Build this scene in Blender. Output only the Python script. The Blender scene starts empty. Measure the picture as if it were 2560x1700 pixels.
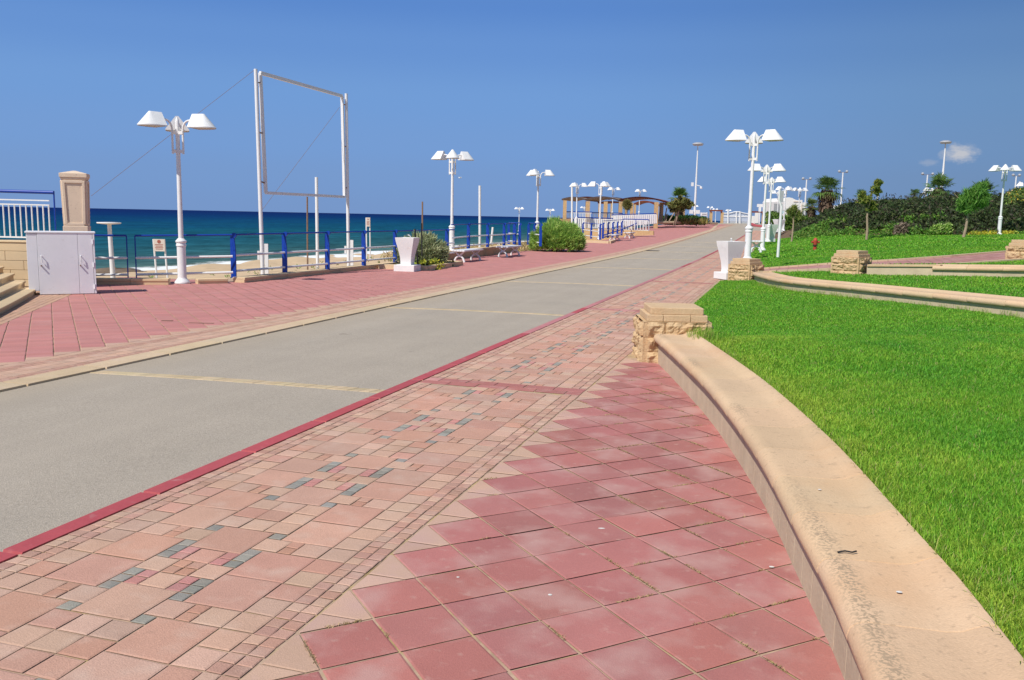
import bpy, math, random
import numpy as np
from mathutils import Vector, noise as mnoise
random.seed(7); rng = np.random.default_rng(7)
SC = bpy.context.scene
COL = SC.collection
# ------------------------------------------------------------------ camera model (pixels of the 2560x1700 photograph)
F = 2190.0; EYE = 1.6; ROLL = math.atan(0.02)
PITCH = math.atan((850-(516+0.02*1280))*math.cos(ROLL)/F)
def ray(x, y):
    u = x-1280.; v = 850.-y; c, s = math.cos(ROLL), math.sin(ROLL)
    u, v = u*c-v*s, u*s+v*c
    cp, sp = math.cos(PITCH), math.sin(PITCH)
    return np.array([u, F*cp+v*sp, -F*sp+v*cp])
def gp(x, y, z=0.0):
    d = ray(x, y); t = (z-EYE)/d[2]; return d*t+np.array([0, 0, EYE])
def at(x, y, Y):
    d = ray(x, y); return d*(Y/d[1])+np.array([0, 0, EYE])
# the promenade runs along s (away from the viewer), t is to the right of it
A = math.radians(17.15); SA, CA = math.sin(A), math.cos(A)
def st(x, y): return x*SA+y*CA, x*CA-y*SA
def W(s, t, z=0.0): return np.array([s*SA+t*CA, s*CA-t*SA, z])
def zg(s):
    s = np.asarray(s, float)
    k = np.clip((s-31)/115., 0, 1); up = 1.25*k*k*(3-2*k)
    k2 = np.clip((s-150)/180., 0, 1); return up-3.6*k2*k2*(3-2*k2)
def zp(p): return float(zg(st(p[0], p[1])[0]))
# ------------------------------------------------------------------ materials
def lin(r, g, b): 
    f = lambda c: ((c/255+0.055)/1.055)**2.4 if c > 10 else c/255/12.92
    return (f(r), f(g), f(b))
MATS = {}
def mat(name, col=(.5, .5, .5), rough=.7, spec=.3, attr=None, var=.0, vscale=4., bump=0., bscale=60., stain=None, metal=0., coords='Object', var2=0., v2scale=60.):
    m = bpy.data.materials.new(name); m.use_nodes = True; nt = m.node_tree; N = nt.nodes; L = nt.links
    b = N['Principled BSDF']; b.inputs['Roughness'].default_value = rough
    b.inputs['Specular IOR Level'].default_value = spec; b.inputs['Metallic'].default_value = metal
    tc = N.new('ShaderNodeTexCoord'); src = None
    if attr:
        a = N.new('ShaderNodeAttribute'); a.attribute_name = attr; src = a.outputs['Color']
    else:
        r = N.new('ShaderNodeRGB'); r.outputs[0].default_value = (*col, 1); src = r.outputs[0]
    def mul(src, scale, amt, detail=5):
        n = N.new('ShaderNodeTexNoise'); n.inputs['Scale'].default_value = scale; n.inputs['Detail'].default_value = detail; n.inputs['Roughness'].default_value = .65
        L.new(tc.outputs[coords], n.inputs['Vector'])
        mr = N.new('ShaderNodeMapRange'); mr.inputs[1].default_value = .25; mr.inputs[2].default_value = .75
        mr.inputs[3].default_value = 1-amt; mr.inputs[4].default_value = 1+amt
        L.new(n.outputs['Fac'], mr.inputs[0])
        v = N.new('ShaderNodeVectorMath'); v.operation = 'SCALE'
        L.new(src, v.inputs[0]); L.new(mr.outputs[0], v.inputs['Scale']); return v.outputs[0]
    if var: src = mul(src, vscale, var)
    if var2: src = mul(src, v2scale, var2, 3)
    if stain:
        for (sc, lo, hi, c, f) in (stain if isinstance(stain, list) else [stain]):
            n = N.new('ShaderNodeTexNoise'); n.inputs['Scale'].default_value = sc; n.inputs['Detail'].default_value = 6
            L.new(tc.outputs[coords], n.inputs['Vector'])
            mr = N.new('ShaderNodeMapRange'); mr.inputs[1].default_value = lo; mr.inputs[2].default_value = hi; mr.inputs[4].default_value = f
            L.new(n.outputs['Fac'], mr.inputs[0])
            mx = N.new('ShaderNodeMix'); mx.data_type = 'RGBA'; L.new(mr.outputs[0], mx.inputs[0]); L.new(src, mx.inputs[6]); mx.inputs[7].default_value = (*c, 1); src = mx.outputs[2]
    L.new(src, b.inputs['Base Color'])
    if bump:
        n = N.new('ShaderNodeTexNoise'); n.inputs['Scale'].default_value = bscale; n.inputs['Detail'].default_value = 6
        L.new(tc.outputs[coords], n.inputs['Vector'])
        bp = N.new('ShaderNodeBump'); bp.inputs['Strength'].default_value = bump; bp.inputs['Distance'].default_value = .02
        L.new(n.outputs['Fac'], bp.inputs['Height']); L.new(bp.outputs[0], b.inputs['Normal'])
    MATS[name] = m; return m
def leafmat(name, attr='col', rough=.55, trans=.25):
    m = mat(name, attr=attr, rough=rough, spec=.25); nt = m.node_tree; N = nt.nodes; L = nt.links
    b = N['Principled BSDF']; out = N['Material Output']; src = b.inputs['Base Color'].links[0].from_socket
    tr = N.new('ShaderNodeBsdfTranslucent'); L.new(src, tr.inputs['Color'])
    mx = N.new('ShaderNodeMixShader'); mx.inputs[0].default_value = trans
    L.new(b.outputs[0], mx.inputs[1]); L.new(tr.outputs[0], mx.inputs[2]); L.new(mx.outputs[0], out.inputs['Surface']); return m
WHITE = mat('white_paint', (.80, .80, .79), .38, .4, var=.05, vscale=6, stain=(9., .62, .8, (.42, .33, .24), .35))
WHITE2 = mat('white_masonry', (.80, .79, .77), .8, .2, var=.05, vscale=3, bump=.08, bscale=40, stain=(5., .6, .85, (.55, .47, .40), .5))
CABW = mat('cabinet_paint', (.83, .835, .86), .5, .3, var=.04, vscale=3, stain=[(14., .66, .8, (.50, .42, .36), .35)])
BLUE = mat('blue_paint', lin(16, 62, 158), .42, .4, var=.12, vscale=9)
RUST = mat('rusty_steel', (.25, .16, .11), .8, .2, var=.25, vscale=20)
DARK = mat('dark_rubber', (.03, .03, .03), .7, .2)
GREYM = mat('grey_metal', (.42, .43, .45), .45, .4, var=.1)
STONE = mat('sandstone', (.60, .43, .26), .9, .15, var=.10, vscale=5, var2=.10, v2scale=55, bump=.35, bscale=55, stain=[(3., .52, .75, (.56, .31, .15), .40)])
ROUGHSTONE = mat('rough_sandstone', (.58, .41, .235), .95, .1, var=.14, vscale=6, var2=.12, v2scale=40, bump=.6, bscale=45, stain=[(2.6, .5, .72, (.50, .28, .13), .5)])
COPING = mat('coping_stone', attr='col', rough=.88, spec=.15, var=.07, vscale=2.2, var2=.08, v2scale=90, bump=.22, bscale=120, stain=[(1.6, .5, .72, (.60, .34, .17), .42), (38., .60, .72, (.22, .16, .11), .35), (9., .66, .74, (.36, .26, .17), .35)])
def wornedge():
    nt = COPING.node_tree; N = nt.nodes; L = nt.links; b = N['Principled BSDF']; src = b.inputs['Base Color'].links[0].from_socket
    a = N.new('ShaderNodeAttribute'); a.attribute_name = 'edge'; tc = N.new('ShaderNodeTexCoord'); tot = None
    for sc, lo, hi in ((1.15, .44, .58), (85., .47, .56)):
        n = N.new('ShaderNodeTexNoise'); n.inputs['Scale'].default_value = sc; n.inputs['Detail'].default_value = 5; L.new(tc.outputs['Object'], n.inputs['Vector'])
        mr = N.new('ShaderNodeMapRange'); mr.inputs[1].default_value = lo; mr.inputs[2].default_value = hi; L.new(n.outputs['Fac'], mr.inputs[0])
        m = N.new('ShaderNodeMath'); m.operation = 'MULTIPLY'; L.new(mr.outputs[0], m.inputs[0]); L.new(tot if tot else a.outputs['Fac'], m.inputs[1]); tot = m.outputs[0]
    mx = N.new('ShaderNodeMix'); mx.data_type = 'RGBA'; L.new(tot, mx.inputs[0]); L.new(src, mx.inputs[6]); mx.inputs[7].default_value = (.40, .29, .19, 1); L.new(mx.outputs[2], b.inputs['Base Color'])
wornedge()
FACEW = mat('wall_facing', (.56, .45, .31), .9, .15, var=.14, vscale=4, bump=.2, bscale=50, stain=[(7., .55, .75, (.55, .43, .30), .5)])
CUTSTONE = mat('cut_stone', (.66, .50, .31), .9, .15, var=.08, vscale=2, bump=.15, bscale=60)
PALESTONE = mat('pale_stone', (.74, .585, .44), .9, .15, var=.06, vscale=4, bump=.2, bscale=70, stain=[(30., .62, .7, (.35, .25, .18), .4)])
BRICK = mat('pillar_stone', (.58, .39, .20), .9, .15, var=.2, vscale=5, bump=.3, bscale=20)
ROOFR = mat('red_brown_timber', (.20, .055, .03), .7, .2, var=.2, vscale=3)
ROOFT = mat('weathered_shade_cloth', (.26, .20, .16), .9, .1, var=.15, vscale=2)
PAVE = mat('paver', attr='col', rough=.85, spec=.2, var=.09, vscale=3.2, var2=.11, v2scale=80, bump=.25, bscale=150, stain=[(6., .52, .78, (.60, .46, .37), .45), (11., .62, .78, (.33, .20, .15), .45)])
TILE = mat('red_tile', attr='col', rough=.8, spec=.25, var=.08, vscale=2.6, var2=.08, v2scale=90, bump=.20, bscale=170, stain=[(3.3, .47, .70, (.52, .33, .29), .62), (16., .60, .75, (.54, .36, .30), .4)])
TILEL = mat('red_tile_seaward', attr='col', rough=.8, spec=.25, var=.07, vscale=1.6, var2=.07, v2scale=60, bump=.2, bscale=150, stain=[(2.2, .50, .75, (.52, .30, .27), .35), (16., .64, .78, (.54, .36, .30), .3)])
JOINT = mat('joint_sand', (.46, .325, .23), .95, .1, var=.25, vscale=14, stain=[(5., .52, .66, (.50, .38, .13), .6), (3., .55, .7, (.13, .08, .06), .7)])
REDK = mat('red_kerb_paint', attr='col', rough=.6, spec=.3, var=.10, vscale=7, var2=.08, v2scale=60, stain=[(9., .60, .78, (.50, .30, .28), .5)])
KERB = mat('kerb_stone', (.56, .43, .28), .9, .15, var=.1, vscale=3, bump=.2, bscale=70)
SOIL = mat('soil', (.16, .11, .07), .95, .1, var=.25, vscale=3)
BARK = mat('bark', (.36, .27, .19), .95, .1, var=.2, vscale=8, bump=.6, bscale=25)
DBARK = mat('dark_bark', (.12, .085, .06), .95, .1, var=.25, vscale=9, bump=.6, bscale=25)
GROUNDM = mat('dry_ground', (.33, .27, .18), .95, .1, var=.2, vscale=.4)
TURF = mat('turf_soil', (.14, .30, .03), .95, .1, var=.25, vscale=2.5, coords='Object')
LEAF = leafmat('leaf'); GRASS = leafmat('grass_blade', rough=.5, trans=.45)
HYD = mat('hydrant_paint', lin(176, 74, 56), .5, .3, var=.1, vscale=12)
SIGNW = mat('sign_board', (.66, .58, .50), .6, .3, var=.06, vscale=8)
SIGNR = mat('sign_ink', (.35, .10, .07), .6, .3)
PLASTER = mat('white_plaster', (.82, .80, .75), .9, .15, var=.04, vscale=1)
GULLW = mat('gull_feathers', (.8, .8, .8), .8, .1)
# asphalt: local coordinates run along the promenade
def asphalt():
    m = mat('asphalt', (.405, .350, .283), .92, .15, var=.06, vscale=.9, var2=.30, v2scale=105, bump=.4, bscale=200, stain=[(.55, .55, .8, (.30, .275, .24), .4), (48., .64, .72, (.20, .185, .17), .55), (60., .66, .74, (.62, .58, .52), .5)])
    nt = m.node_tree; N = nt.nodes; L = nt.links; b = N['Principled BSDF']; src = b.inputs['Base Color'].links[0].from_socket
    tc = N.new('ShaderNodeTexCoord'); mp = N.new('ShaderNodeMapping'); mp.inputs['Scale'].default_value = (3.2, .10, 1); L.new(tc.outputs['Object'], mp.inputs[0])
    n = N.new('ShaderNodeTexNoise'); n.inputs['Scale'].default_value = 1.; n.inputs['Detail'].default_value = 4; L.new(mp.outputs[0], n.inputs['Vector'])
    mr = N.new('ShaderNodeMapRange'); mr.inputs[1].default_value = .3; mr.inputs[2].default_value = .7; mr.inputs[3].default_value = .965; mr.inputs[4].default_value = 1.03; L.new(n.outputs['Fac'], mr.inputs[0])
    v = N.new('ShaderNodeVectorMath'); v.operation = 'SCALE'; L.new(src, v.inputs[0]); L.new(mr.outputs[0], v.inputs['Scale'])
    # blown sand gathered along the left gutter
    sx = N.new('ShaderNodeSeparateXYZ'); L.new(tc.outputs['Object'], sx.inputs[0])
    g = N.new('ShaderNodeMapRange'); g.inputs[1].default_value = -5.75; g.inputs[2].default_value = -6.6; g.inputs[4].default_value = .75; L.new(sx.outputs['X'], g.inputs[0])
    gm = N.new('ShaderNodeMath'); gm.operation = 'MULTIPLY'; L.new(g.outputs[0], gm.inputs[0]); L.new(n.outputs['Fac'], gm.inputs[1])
    mx = N.new('ShaderNodeMix'); mx.data_type = 'RGBA'; L.new(gm.outputs[0], mx.inputs[0]); L.new(v.outputs[0], mx.inputs[6]); mx.inputs[7].default_value = (.44, .35, .24, 1)
    L.new(mx.outputs[2], b.inputs['Base Color']); return m
ASPH = asphalt()
SAND = mat('beach_sand', (.58, .43, .27), .95, .1, var=.10, vscale=.25, var2=.10, v2scale=1.6, bump=.6, bscale=2.5, stain=[(.9, .58, .72, (.33, .24, .15), .5)])
# ------------------------------------------------------------------ mesh helpers
class MB:
    def __init__(s): s.v = []; s.f = []; s.m = []
    def add(s, V, Fs, mi=0):
        o = len(s.v); s.v += [tuple(map(float, p)) for p in V]
        for f in Fs: s.f.append([i+o for i in f]); s.m.append(mi)
    def box(s, c, d, rz=0, mi=0, R=None):
        cx, cy, cz = c; hx, hy, hz = d[0]/2, d[1]/2, d[2]/2; V = []
        for z in (-hz, hz):
            for x, y in ((-hx, -hy), (hx, -hy), (hx, hy), (-hx, hy)):
                V.append((cx+x*math.cos(rz)-y*math.sin(rz), cy+x*math.sin(rz)+y*math.cos(rz), cz+z))
        s.add(V, [(3, 2, 1, 0), (4, 5, 6, 7), (0, 1, 5, 4), (1, 2, 6, 5), (2, 3, 7, 6), (3, 0, 4, 7)], mi)
    def bar(s, p, q, w, h, mi=0, up=(0, 0, 1)):
        p = Vector(p); q = Vector(q); d = (q-p).normalized(); u = Vector(up)
        if abs(d.dot(u)) > .98: u = Vector((0, 1, 0))
        a = d.cross(u).normalized()*(w/2); b = a.cross(d).normalized()*(h/2)
        V = [p-a-b, p+a-b, p+a+b, p-a+b, q-a-b, q+a-b, q+a+b, q-a+b]
        s.add(V, [(0, 1, 2, 3), (7, 6, 5, 4), (0, 4, 5, 1), (1, 5, 6, 2), (2, 6, 7, 3), (3, 7, 4, 0)], mi)
    def tube(s, pts, r, n=10, mi=0, cap=True):
        pts = [Vector(p) for p in pts]; rs = r if isinstance(r, (list, tuple)) else [r]*len(pts)
        rings = []; prev = None
        for i, p in enumerate(pts):
            d = (pts[min(i+1, len(pts)-1)]-pts[max(i-1, 0)]).normalized()
            if prev is None:
                u = Vector((0, 0, 1)) if abs(d.z) < .9 else Vector((1, 0, 0)); a = d.cross(u).normalized()
            else: a = (prev-d*prev.dot(d)).normalized()
            prev = a; b = d.cross(a)
            rings.append([p+(a*math.cos(2*math.pi*k/n)+b*math.sin(2*math.pi*k/n))*rs[i] for k in range(n)])
        V = [q for R in rings for q in R]; Fs = []
        for i in range(len(pts)-1):
            for k in range(n):
                k2 = (k+1) % n; Fs.append((i*n+k, i*n+k2, (i+1)*n+k2, (i+1)*n+k))
        if cap: Fs.append(tuple(range(n))[::-1]); Fs.append(tuple((len(pts)-1)*n+k for k in range(n)))
        s.add(V, Fs, mi)
    def lathe(s, prof, c=(0, 0, 0), n=20, mi=0):
        V = [(c[0]+r*math.cos(2*math.pi*k/n), c[1]+r*math.sin(2*math.pi*k/n), c[2]+z) for r, z in prof for k in range(n)]; Fs = []
        for i in range(len(prof)-1):
            for k in range(n):
                k2 = (k+1) % n; Fs.append((i*n+k, i*n+k2, (i+1)*n+k2, (i+1)*n+k))
        Fs.append(tuple(range(n))[::-1]); Fs.append(tuple((len(prof)-1)*n+k for k in range(n)))
        s.add(V, Fs, mi)
    def frustum(s, c, b, t, h, rz=0, mi=0):
        V = []
        for (w, d), z in ((b, 0), (t, h)):
            for x, y in ((-w/2, -d/2), (w/2, -d/2), (w/2, d/2), (-w/2, d/2)):
                V.append((c[0]+x*math.cos(rz)-y*math.sin(rz), c[1]+x*math.sin(rz)+y*math.cos(rz), c[2]+z))
        s.add(V, [(3, 2, 1, 0), (4, 5, 6, 7), (0, 1, 5, 4), (1, 2, 6, 5), (2, 3, 7, 6), (3, 0, 4, 7)], mi)
    def build(s, name, mats, parent=None, bevel=0, smooth=None, loc=None):
        me = bpy.data.meshes.new(name); me.from_pydata(s.v, [], s.f); me.update()
        mats = mats if isinstance(mats, (list, tuple)) else [mats]
        for m in mats: me.materials.append(m)
        if len(mats) > 1: me.polygons.foreach_set('material_index', s.m)
        if smooth is not None:
            me.polygons.foreach_set('use_smooth', [True]*len(me.polygons)); me.set_sharp_from_angle(angle=math.radians(smooth))
        o = bpy.data.objects.new(name, me); COL.objects.link(o)
        if parent: o.parent = parent
        if loc is not None: o.location = loc
        if bevel:
            b = o.modifiers.new('bevel', 'BEVEL'); b.width = bevel; b.segments = 2; b.limit_method = 'ANGLE'; b.angle_limit = math.radians(40)
        return o
def npmesh(name, V, faces, mats, col=None, parent=None, smooth=False, matidx=None):
    """V (n,3); faces: list of (m,k) int arrays; col (n,3) per-vertex colours"""
    V = np.asarray(V, np.float32); me = bpy.data.meshes.new(name); me.vertices.add(len(V)); me.vertices.foreach_set('co', V.ravel())
    loops = np.concatenate([np.asarray(f, np.int32).ravel() for f in faces]); tot = np.concatenate([np.full(len(f), np.asarray(f).shape[1], np.int32) for f in faces])
    start = np.concatenate([[0], np.cumsum(tot)[:-1]]).astype(np.int32)
    me.loops.add(len(loops)); me.loops.foreach_set('vertex_index', loops); me.polygons.add(len(tot))
    me.polygons.foreach_set('loop_start', start); me.polygons.foreach_set('loop_total', tot)
    me.polygons.foreach_set('use_smooth', np.full(len(tot), bool(smooth)))
    for m in (mats if isinstance(mats, (list, tuple)) else [mats]): me.materials.append(m)
    if matidx is not None: me.polygons.foreach_set('material_index', np.asarray(matidx, np.int32))
    if col is not None:
        a = me.attributes.new('col', 'FLOAT_COLOR', 'POINT'); c = np.ones((len(V), 4), np.float32); c[:, :3] = col; a.data.foreach_set('color', c.ravel())
    me.update(calc_edges=True); me.validate()
    o = bpy.data.objects.new(name, me); COL.objects.link(o)
    if parent: o.parent = parent
    return o
def tag(o, label=None, cat=None, group=None, kind=None):
    if label: o['label'] = label
    if cat: o['category'] = cat
    if group: o['group'] = group
    if kind: o['kind'] = kind
    return o
def empty(name, loc=(0, 0, 0), rz=0, label=None, cat=None, group=None):
    o = bpy.data.objects.new(name, None); COL.objects.link(o); o.location = loc; o.rotation_euler.z = rz; o.empty_display_size = .2
    return tag(o, label, cat, group)
def copy_tree(o, parent=None):
    c = o.copy(); COL.objects.link(c)
    if parent: c.parent = parent
    for ch in list(o.children): copy_tree(ch, c)
    return c
def along(o): o.rotation_euler.z = -A; return o      # local x = t, local y = s
# ------------------------------------------------------------------ sea, beach, land
sm = bpy.data.materials.new('sea_water'); sm.use_nodes = True
def seamat():
    nt = sm.node_tree; N = nt.nodes; L = nt.links; b = N['Principled BSDF']
    tc = N.new('ShaderNodeTexCoord'); sx = N.new('ShaderNodeSeparateXYZ'); L.new(tc.outputs['Object'], sx.inputs[0])
    # water deepens away from the shore (local x = t, shore at -31)
    n0 = N.new('ShaderNodeTexNoise'); n0.inputs['Scale'].default_value = .018; n0.inputs['Detail'].default_value = 4
    mp0 = N.new('ShaderNodeMapping'); mp0.inputs['Scale'].default_value = (1.6, .5, 1); L.new(tc.outputs['Object'], mp0.inputs[0]); L.new(mp0.outputs[0], n0.inputs['Vector'])
    neg = N.new('ShaderNodeMath'); neg.operation = 'MULTIPLY_ADD'; neg.inputs[1].default_value = -1; neg.inputs[2].default_value = -31; L.new(sx.outputs['X'], neg.inputs[0])
    lg = N.new('ShaderNodeMath'); lg.operation = 'LOGARITHM'; lg.inputs[1].default_value = 10
    mxx = N.new('ShaderNodeMath'); mxx.operation = 'MAXIMUM'; mxx.inputs[1].default_value = 1.; L.new(neg.outputs[0], mxx.inputs[0]); L.new(mxx.outputs[0], lg.inputs[0])
    ad = N.new('ShaderNodeMath'); ad.operation = 'MULTIPLY_ADD'; ad.inputs[1].default_value = .55; ad.inputs[2].default_value = -.27; L.new(n0.outputs['Fac'], ad.inputs[0])
    sm_ = N.new('ShaderNodeMath'); sm_.operation = 'ADD'; L.new(lg.outputs[0], sm_.inputs[0]); L.new(ad.outputs[0], sm_.inputs[1])
    dv = N.new('ShaderNodeMath'); dv.operation = 'DIVIDE'; dv.inputs[1].default_value = 4.; L.new(sm_.outputs[0], dv.inputs[0])
    cr = N.new('ShaderNodeValToRGB'); L.new(dv.outputs[0], cr.inputs[0]); e = cr.color_ramp.elements
    e[0].position = 0.0; e[0].color = (.30, .30, .22, 1); e[1].position = 1; e[1].color = (.004, .020, .10, 1)
    for p, c in SEARAMP: x = e.new(p); x.color = (*c, 1)
    # wave light and shade painted into the colour as fine and broad bands
    mp = N.new('ShaderNodeMapping'); mp.inputs['Scale'].default_value = (1.3, .34, 1); L.new(tc.outputs['Object'], mp.inputs[0])
    n = N.new('ShaderNodeTexNoise'); n.inputs['Scale'].default_value = 1.; n.inputs['Detail'].default_value = 8; n.inputs['Roughness'].default_value = .62; L.new(mp.outputs[0], n.inputs['Vector'])
    mr = N.new('ShaderNodeMapRange'); mr.inputs[1].default_value = .3; mr.inputs[2].default_value = .7; mr.inputs[3].default_value = .5; mr.inputs[4].default_value = 1.5; L.new(n.outputs['Fac'], mr.inputs[0])
    mpb = N.new('ShaderNodeMapping'); mpb.inputs['Scale'].default_value = (.24, .06, 1); L.new(tc.outputs['Object'], mpb.inputs[0])
    nb = N.new('ShaderNodeTexNoise'); nb.inputs['Scale'].default_value = 1.; nb.inputs['Detail'].default_value = 7; nb.inputs['Roughness'].default_value = .65; L.new(mpb.outputs[0], nb.inputs['Vector'])
    mrb = N.new('ShaderNodeMapRange'); mrb.inputs[1].default_value = .3; mrb.inputs[2].default_value = .7; mrb.inputs[3].default_value = .68; mrb.inputs[4].default_value = 1.32; L.new(nb.outputs['Fac'], mrb.inputs[0])
    mm = N.new('ShaderNodeMath'); mm.operation = 'MULTIPLY'; L.new(mr.outputs[0], mm.inputs[0]); L.new(mrb.outputs[0], mm.inputs[1])
    sc = N.new('ShaderNodeVectorMath'); sc.operation = 'SCALE'; L.new(cr.outputs[0], sc.inputs[0]); L.new(mm.outputs[0], sc.inputs['Scale'])
    # foam: ragged lines at the shore and a few breaking crests
    nf = N.new('ShaderNodeTexNoise'); nf.inputs['Scale'].default_value = .22; nf.inputs['Detail'].default_value = 9; nf.inputs['Roughness'].default_value = .7; L.new(tc.outputs['Object'], nf.inputs['Vector'])
    w1 = N.new('ShaderNodeMath'); w1.operation = 'MULTIPLY_ADD'; w1.inputs[1].default_value = -9.; L.new(nf.outputs['Fac'], w1.inputs[0]); L.new(neg.outputs[0], w1.inputs[2])
    f1 = N.new('ShaderNodeMapRange'); f1.inputs[1].default_value = -3.1; f1.inputs[2].default_value = -2.3; f1.inputs[3].default_value = 1; f1.inputs[4].default_value = 0; L.new(w1.outputs[0], f1.inputs[0])
    mpc = N.new('ShaderNodeMapping'); mpc.inputs['Scale'].default_value = (.5, .09, 1); L.new(tc.outputs['Object'], mpc.inputs[0])
    nc = N.new('ShaderNodeTexNoise'); nc.inputs['Scale'].default_value = 1.; nc.inputs['Detail'].default_value = 9; nc.inputs['Roughness'].default_value = .72; L.new(mpc.outputs[0], nc.inputs['Vector'])
    f2 = N.new('ShaderNodeMapRange'); f2.inputs[1].default_value = .79; f2.inputs[2].default_value = .84; f2.inputs[4].default_value = .8; L.new(nc.outputs['Fac'], f2.inputs[0])
    mxf = N.new('ShaderNodeMath'); mxf.operation = 'MAXIMUM'; L.new(f1.outputs[0], mxf.inputs[0]); L.new(f2.outputs[0], mxf.inputs[1])
    mx = N.new('ShaderNodeMix'); mx.data_type = 'RGBA'; L.new(mxf.outputs[0], mx.inputs[0]); L.new(sc.outputs[0], mx.inputs[6]); mx.inputs[7].default_value = (.82, .84, .84, 1)
    df = N.new('ShaderNodeBsdfDiffuse'); gl = N.new('ShaderNodeBsdfGlossy'); gl.inputs['Roughness'].default_value = .38; ms = N.new('ShaderNodeMixShader'); ms.inputs[0].default_value = .02
    L.new(mx.outputs[2], df.inputs['Color']); L.new(df.outputs[0], ms.inputs[1]); L.new(gl.outputs[0], ms.inputs[2]); L.new(ms.outputs[0], N['Material Output'].inputs['Surface'])
    bp = N.new('ShaderNodeBump'); bp.inputs['Strength'].default_value = .5; bp.inputs['Distance'].default_value = .5; L.new(n.outputs['Fac'], bp.inputs['Height']); L.new(bp.outputs[0], df.inputs['Normal'])
SEARAMP = [(.12, (.07, .135, .13)), (.28, (.022, .095, .115)), (.42, (.006, .08, .128)), (.53, (.003, .054, .132)), (.62, (.002, .031, .120)), (.73, (.003, .021, .108))]
seamat()
g_ = np.array([30, 60, 100, 160, 250, 400, 600, 900, 1400, 2100, 3200, 5000, 8000, 13000, 20000, 30000, 40000.]); gx = np.r_[-g_[::-1], -10, 10, g_]
T_, S_ = np.meshgrid(gx, gx); ng = len(gx); i = (np.arange(ng-1)[:, None]*ng+np.arange(ng-1)[None, :]).ravel()
sea = along(npmesh('sea', np.stack([T_.ravel(), S_.ravel(), 0*T_.ravel()], 1), [np.stack([i, i+1, i+ng+1, i+ng], 1)], sm)); sea.location.z = -1.5; tag(sea, kind='structure')
def sheet(name, ts, ss, zf, m, kind='structure'):
    T, Sx = np.meshgrid(ts, ss); Z = zf(T, Sx); V = np.stack([T.ravel(), Sx.ravel(), Z.ravel()], 1); nt_, ns_ = len(ts), len(ss)
    i = np.arange(ns_-1)[:, None]*nt_+np.arange(nt_-1)[None, :]; i = i.ravel(); Fq = np.stack([i, i+1, i+nt_+1, i+nt_], 1)
    o = along(npmesh(name, V, [Fq], m, smooth=True)); tag(o, kind=kind); return o
def beachz(T, Sx):
    base = np.interp(T, [-60, -42, -31.0, -24, -17, -13.4, -11.6], [-4, -2.6, -1.5, -1.05, -.62, -.16, -.1])
    wob = .10*np.sin(T*.9+Sx*.21)+.07*np.sin(T*.37-Sx*.5)+.05*np.sin(Sx*1.3+T*1.7)
    return base+wob*np.clip((-13.0-T)/3, 0, 1)
beach = sheet('beach', np.linspace(-60, -11.75, 90), np.concatenate([np.linspace(-20, 140, 260), np.linspace(145, 400, 30)]), beachz, SAND)
land = sheet('ground', np.concatenate([np.linspace(-11.8, 40, 20), np.linspace(50, 500, 12)]), np.concatenate([np.linspace(-40, 200, 80), np.linspace(210, 420, 20)]), lambda T, Sx: zg(Sx)-.09-.0*T, GROUNDM)
# ------------------------------------------------------------------ paving
class Pav:
    """blocks with softened edges: each is a polygon (t,s) with its own colour"""
    def __init__(s): s.V = []; s.C = []; s.F = {}; s.n = 0
    def poly(s, P, col, gap=.004, inset=.007, top=0., drop=.0026, tilt=.0007, jit_=.0016):
        P = np.asarray(P, float); c = P.mean(0); k = len(P); P = P+rng.normal(0, jit_, P.shape)
        def shrink(P, d):
            D = P-c; L_ = np.linalg.norm(D, axis=1, keepdims=True); return c+D*np.maximum(0, 1-d*1.35/np.maximum(L_, 1e-6))
        o = shrink(P, gap); i = shrink(P, gap+inset); h = random.uniform(-1, 1)*tilt*1.2; gx, gy = random.uniform(-1, 1)*tilt*5, random.uniform(-1, 1)*tilt*5
        zt = lambda Q: zg(Q[:, 1])+top+h+(Q[:, 0]-c[0])*gx+(Q[:, 1]-c[1])*gy
        s.V.append(np.c_[i, zt(i)]); s.V.append(np.c_[o, zt(o)-drop]); s.C.append(np.tile(col, (2*k, 1)))
        a = s.n; s.F.setdefault(k, []).append([a+j for j in range(k)])
        for j in range(k): s.F.setdefault(4, []).append([a+(j+1) % k, a+j, a+k+j, a+k+(j+1) % k])
        s.n += 2*k
    def rect(s, t0, t1, s0, s1, col, **k): s.poly([(t0, s0), (t1, s0), (t1, s1), (t0, s1)], col, **k)
    def build(s, name, m):
        o = along(npmesh(name, np.concatenate(s.V), [np.array(f) for f in s.F.values()], m, np.concatenate(s.C))); return tag(o, kind='structure')
def jit(c, a=.06, h=.03):
    k = 1+random.uniform(-a, a); return np.array([c[0]*k*(1+random.uniform(-h, h)), c[1]*k, c[2]*k*(1+random.uniform(-h, h))])
C_L = (.515, .288, .212); C_L2 = (.52, .315, .235); C_M = (.53, .342, .250); C_S = (.465, .272, .205); C_G = (.285, .268, .232); C_P = (.50, .235, .205); C_R = (.41, .163, .143); C_RP = (.52, .26, .235)
u = 0.0725; us = 0.07385; T0 = -3.31
pv = Pav()
def pc(kind):
    r = random.random()
    return jit({'L': C_L if r < .6 else C_L2, 'M': C_M if r < .75 else C_L, 'S': C_S if r < .7 else C_M, 'G': C_G, 'P': C_P, 'B': (.49, .27, .19)}[kind], .09 if kind != 'G' else .16, .04)
BANDS = [7.83, 15.35, 23.0, 30.6, 38.1, 45.7, 53.2]
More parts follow.
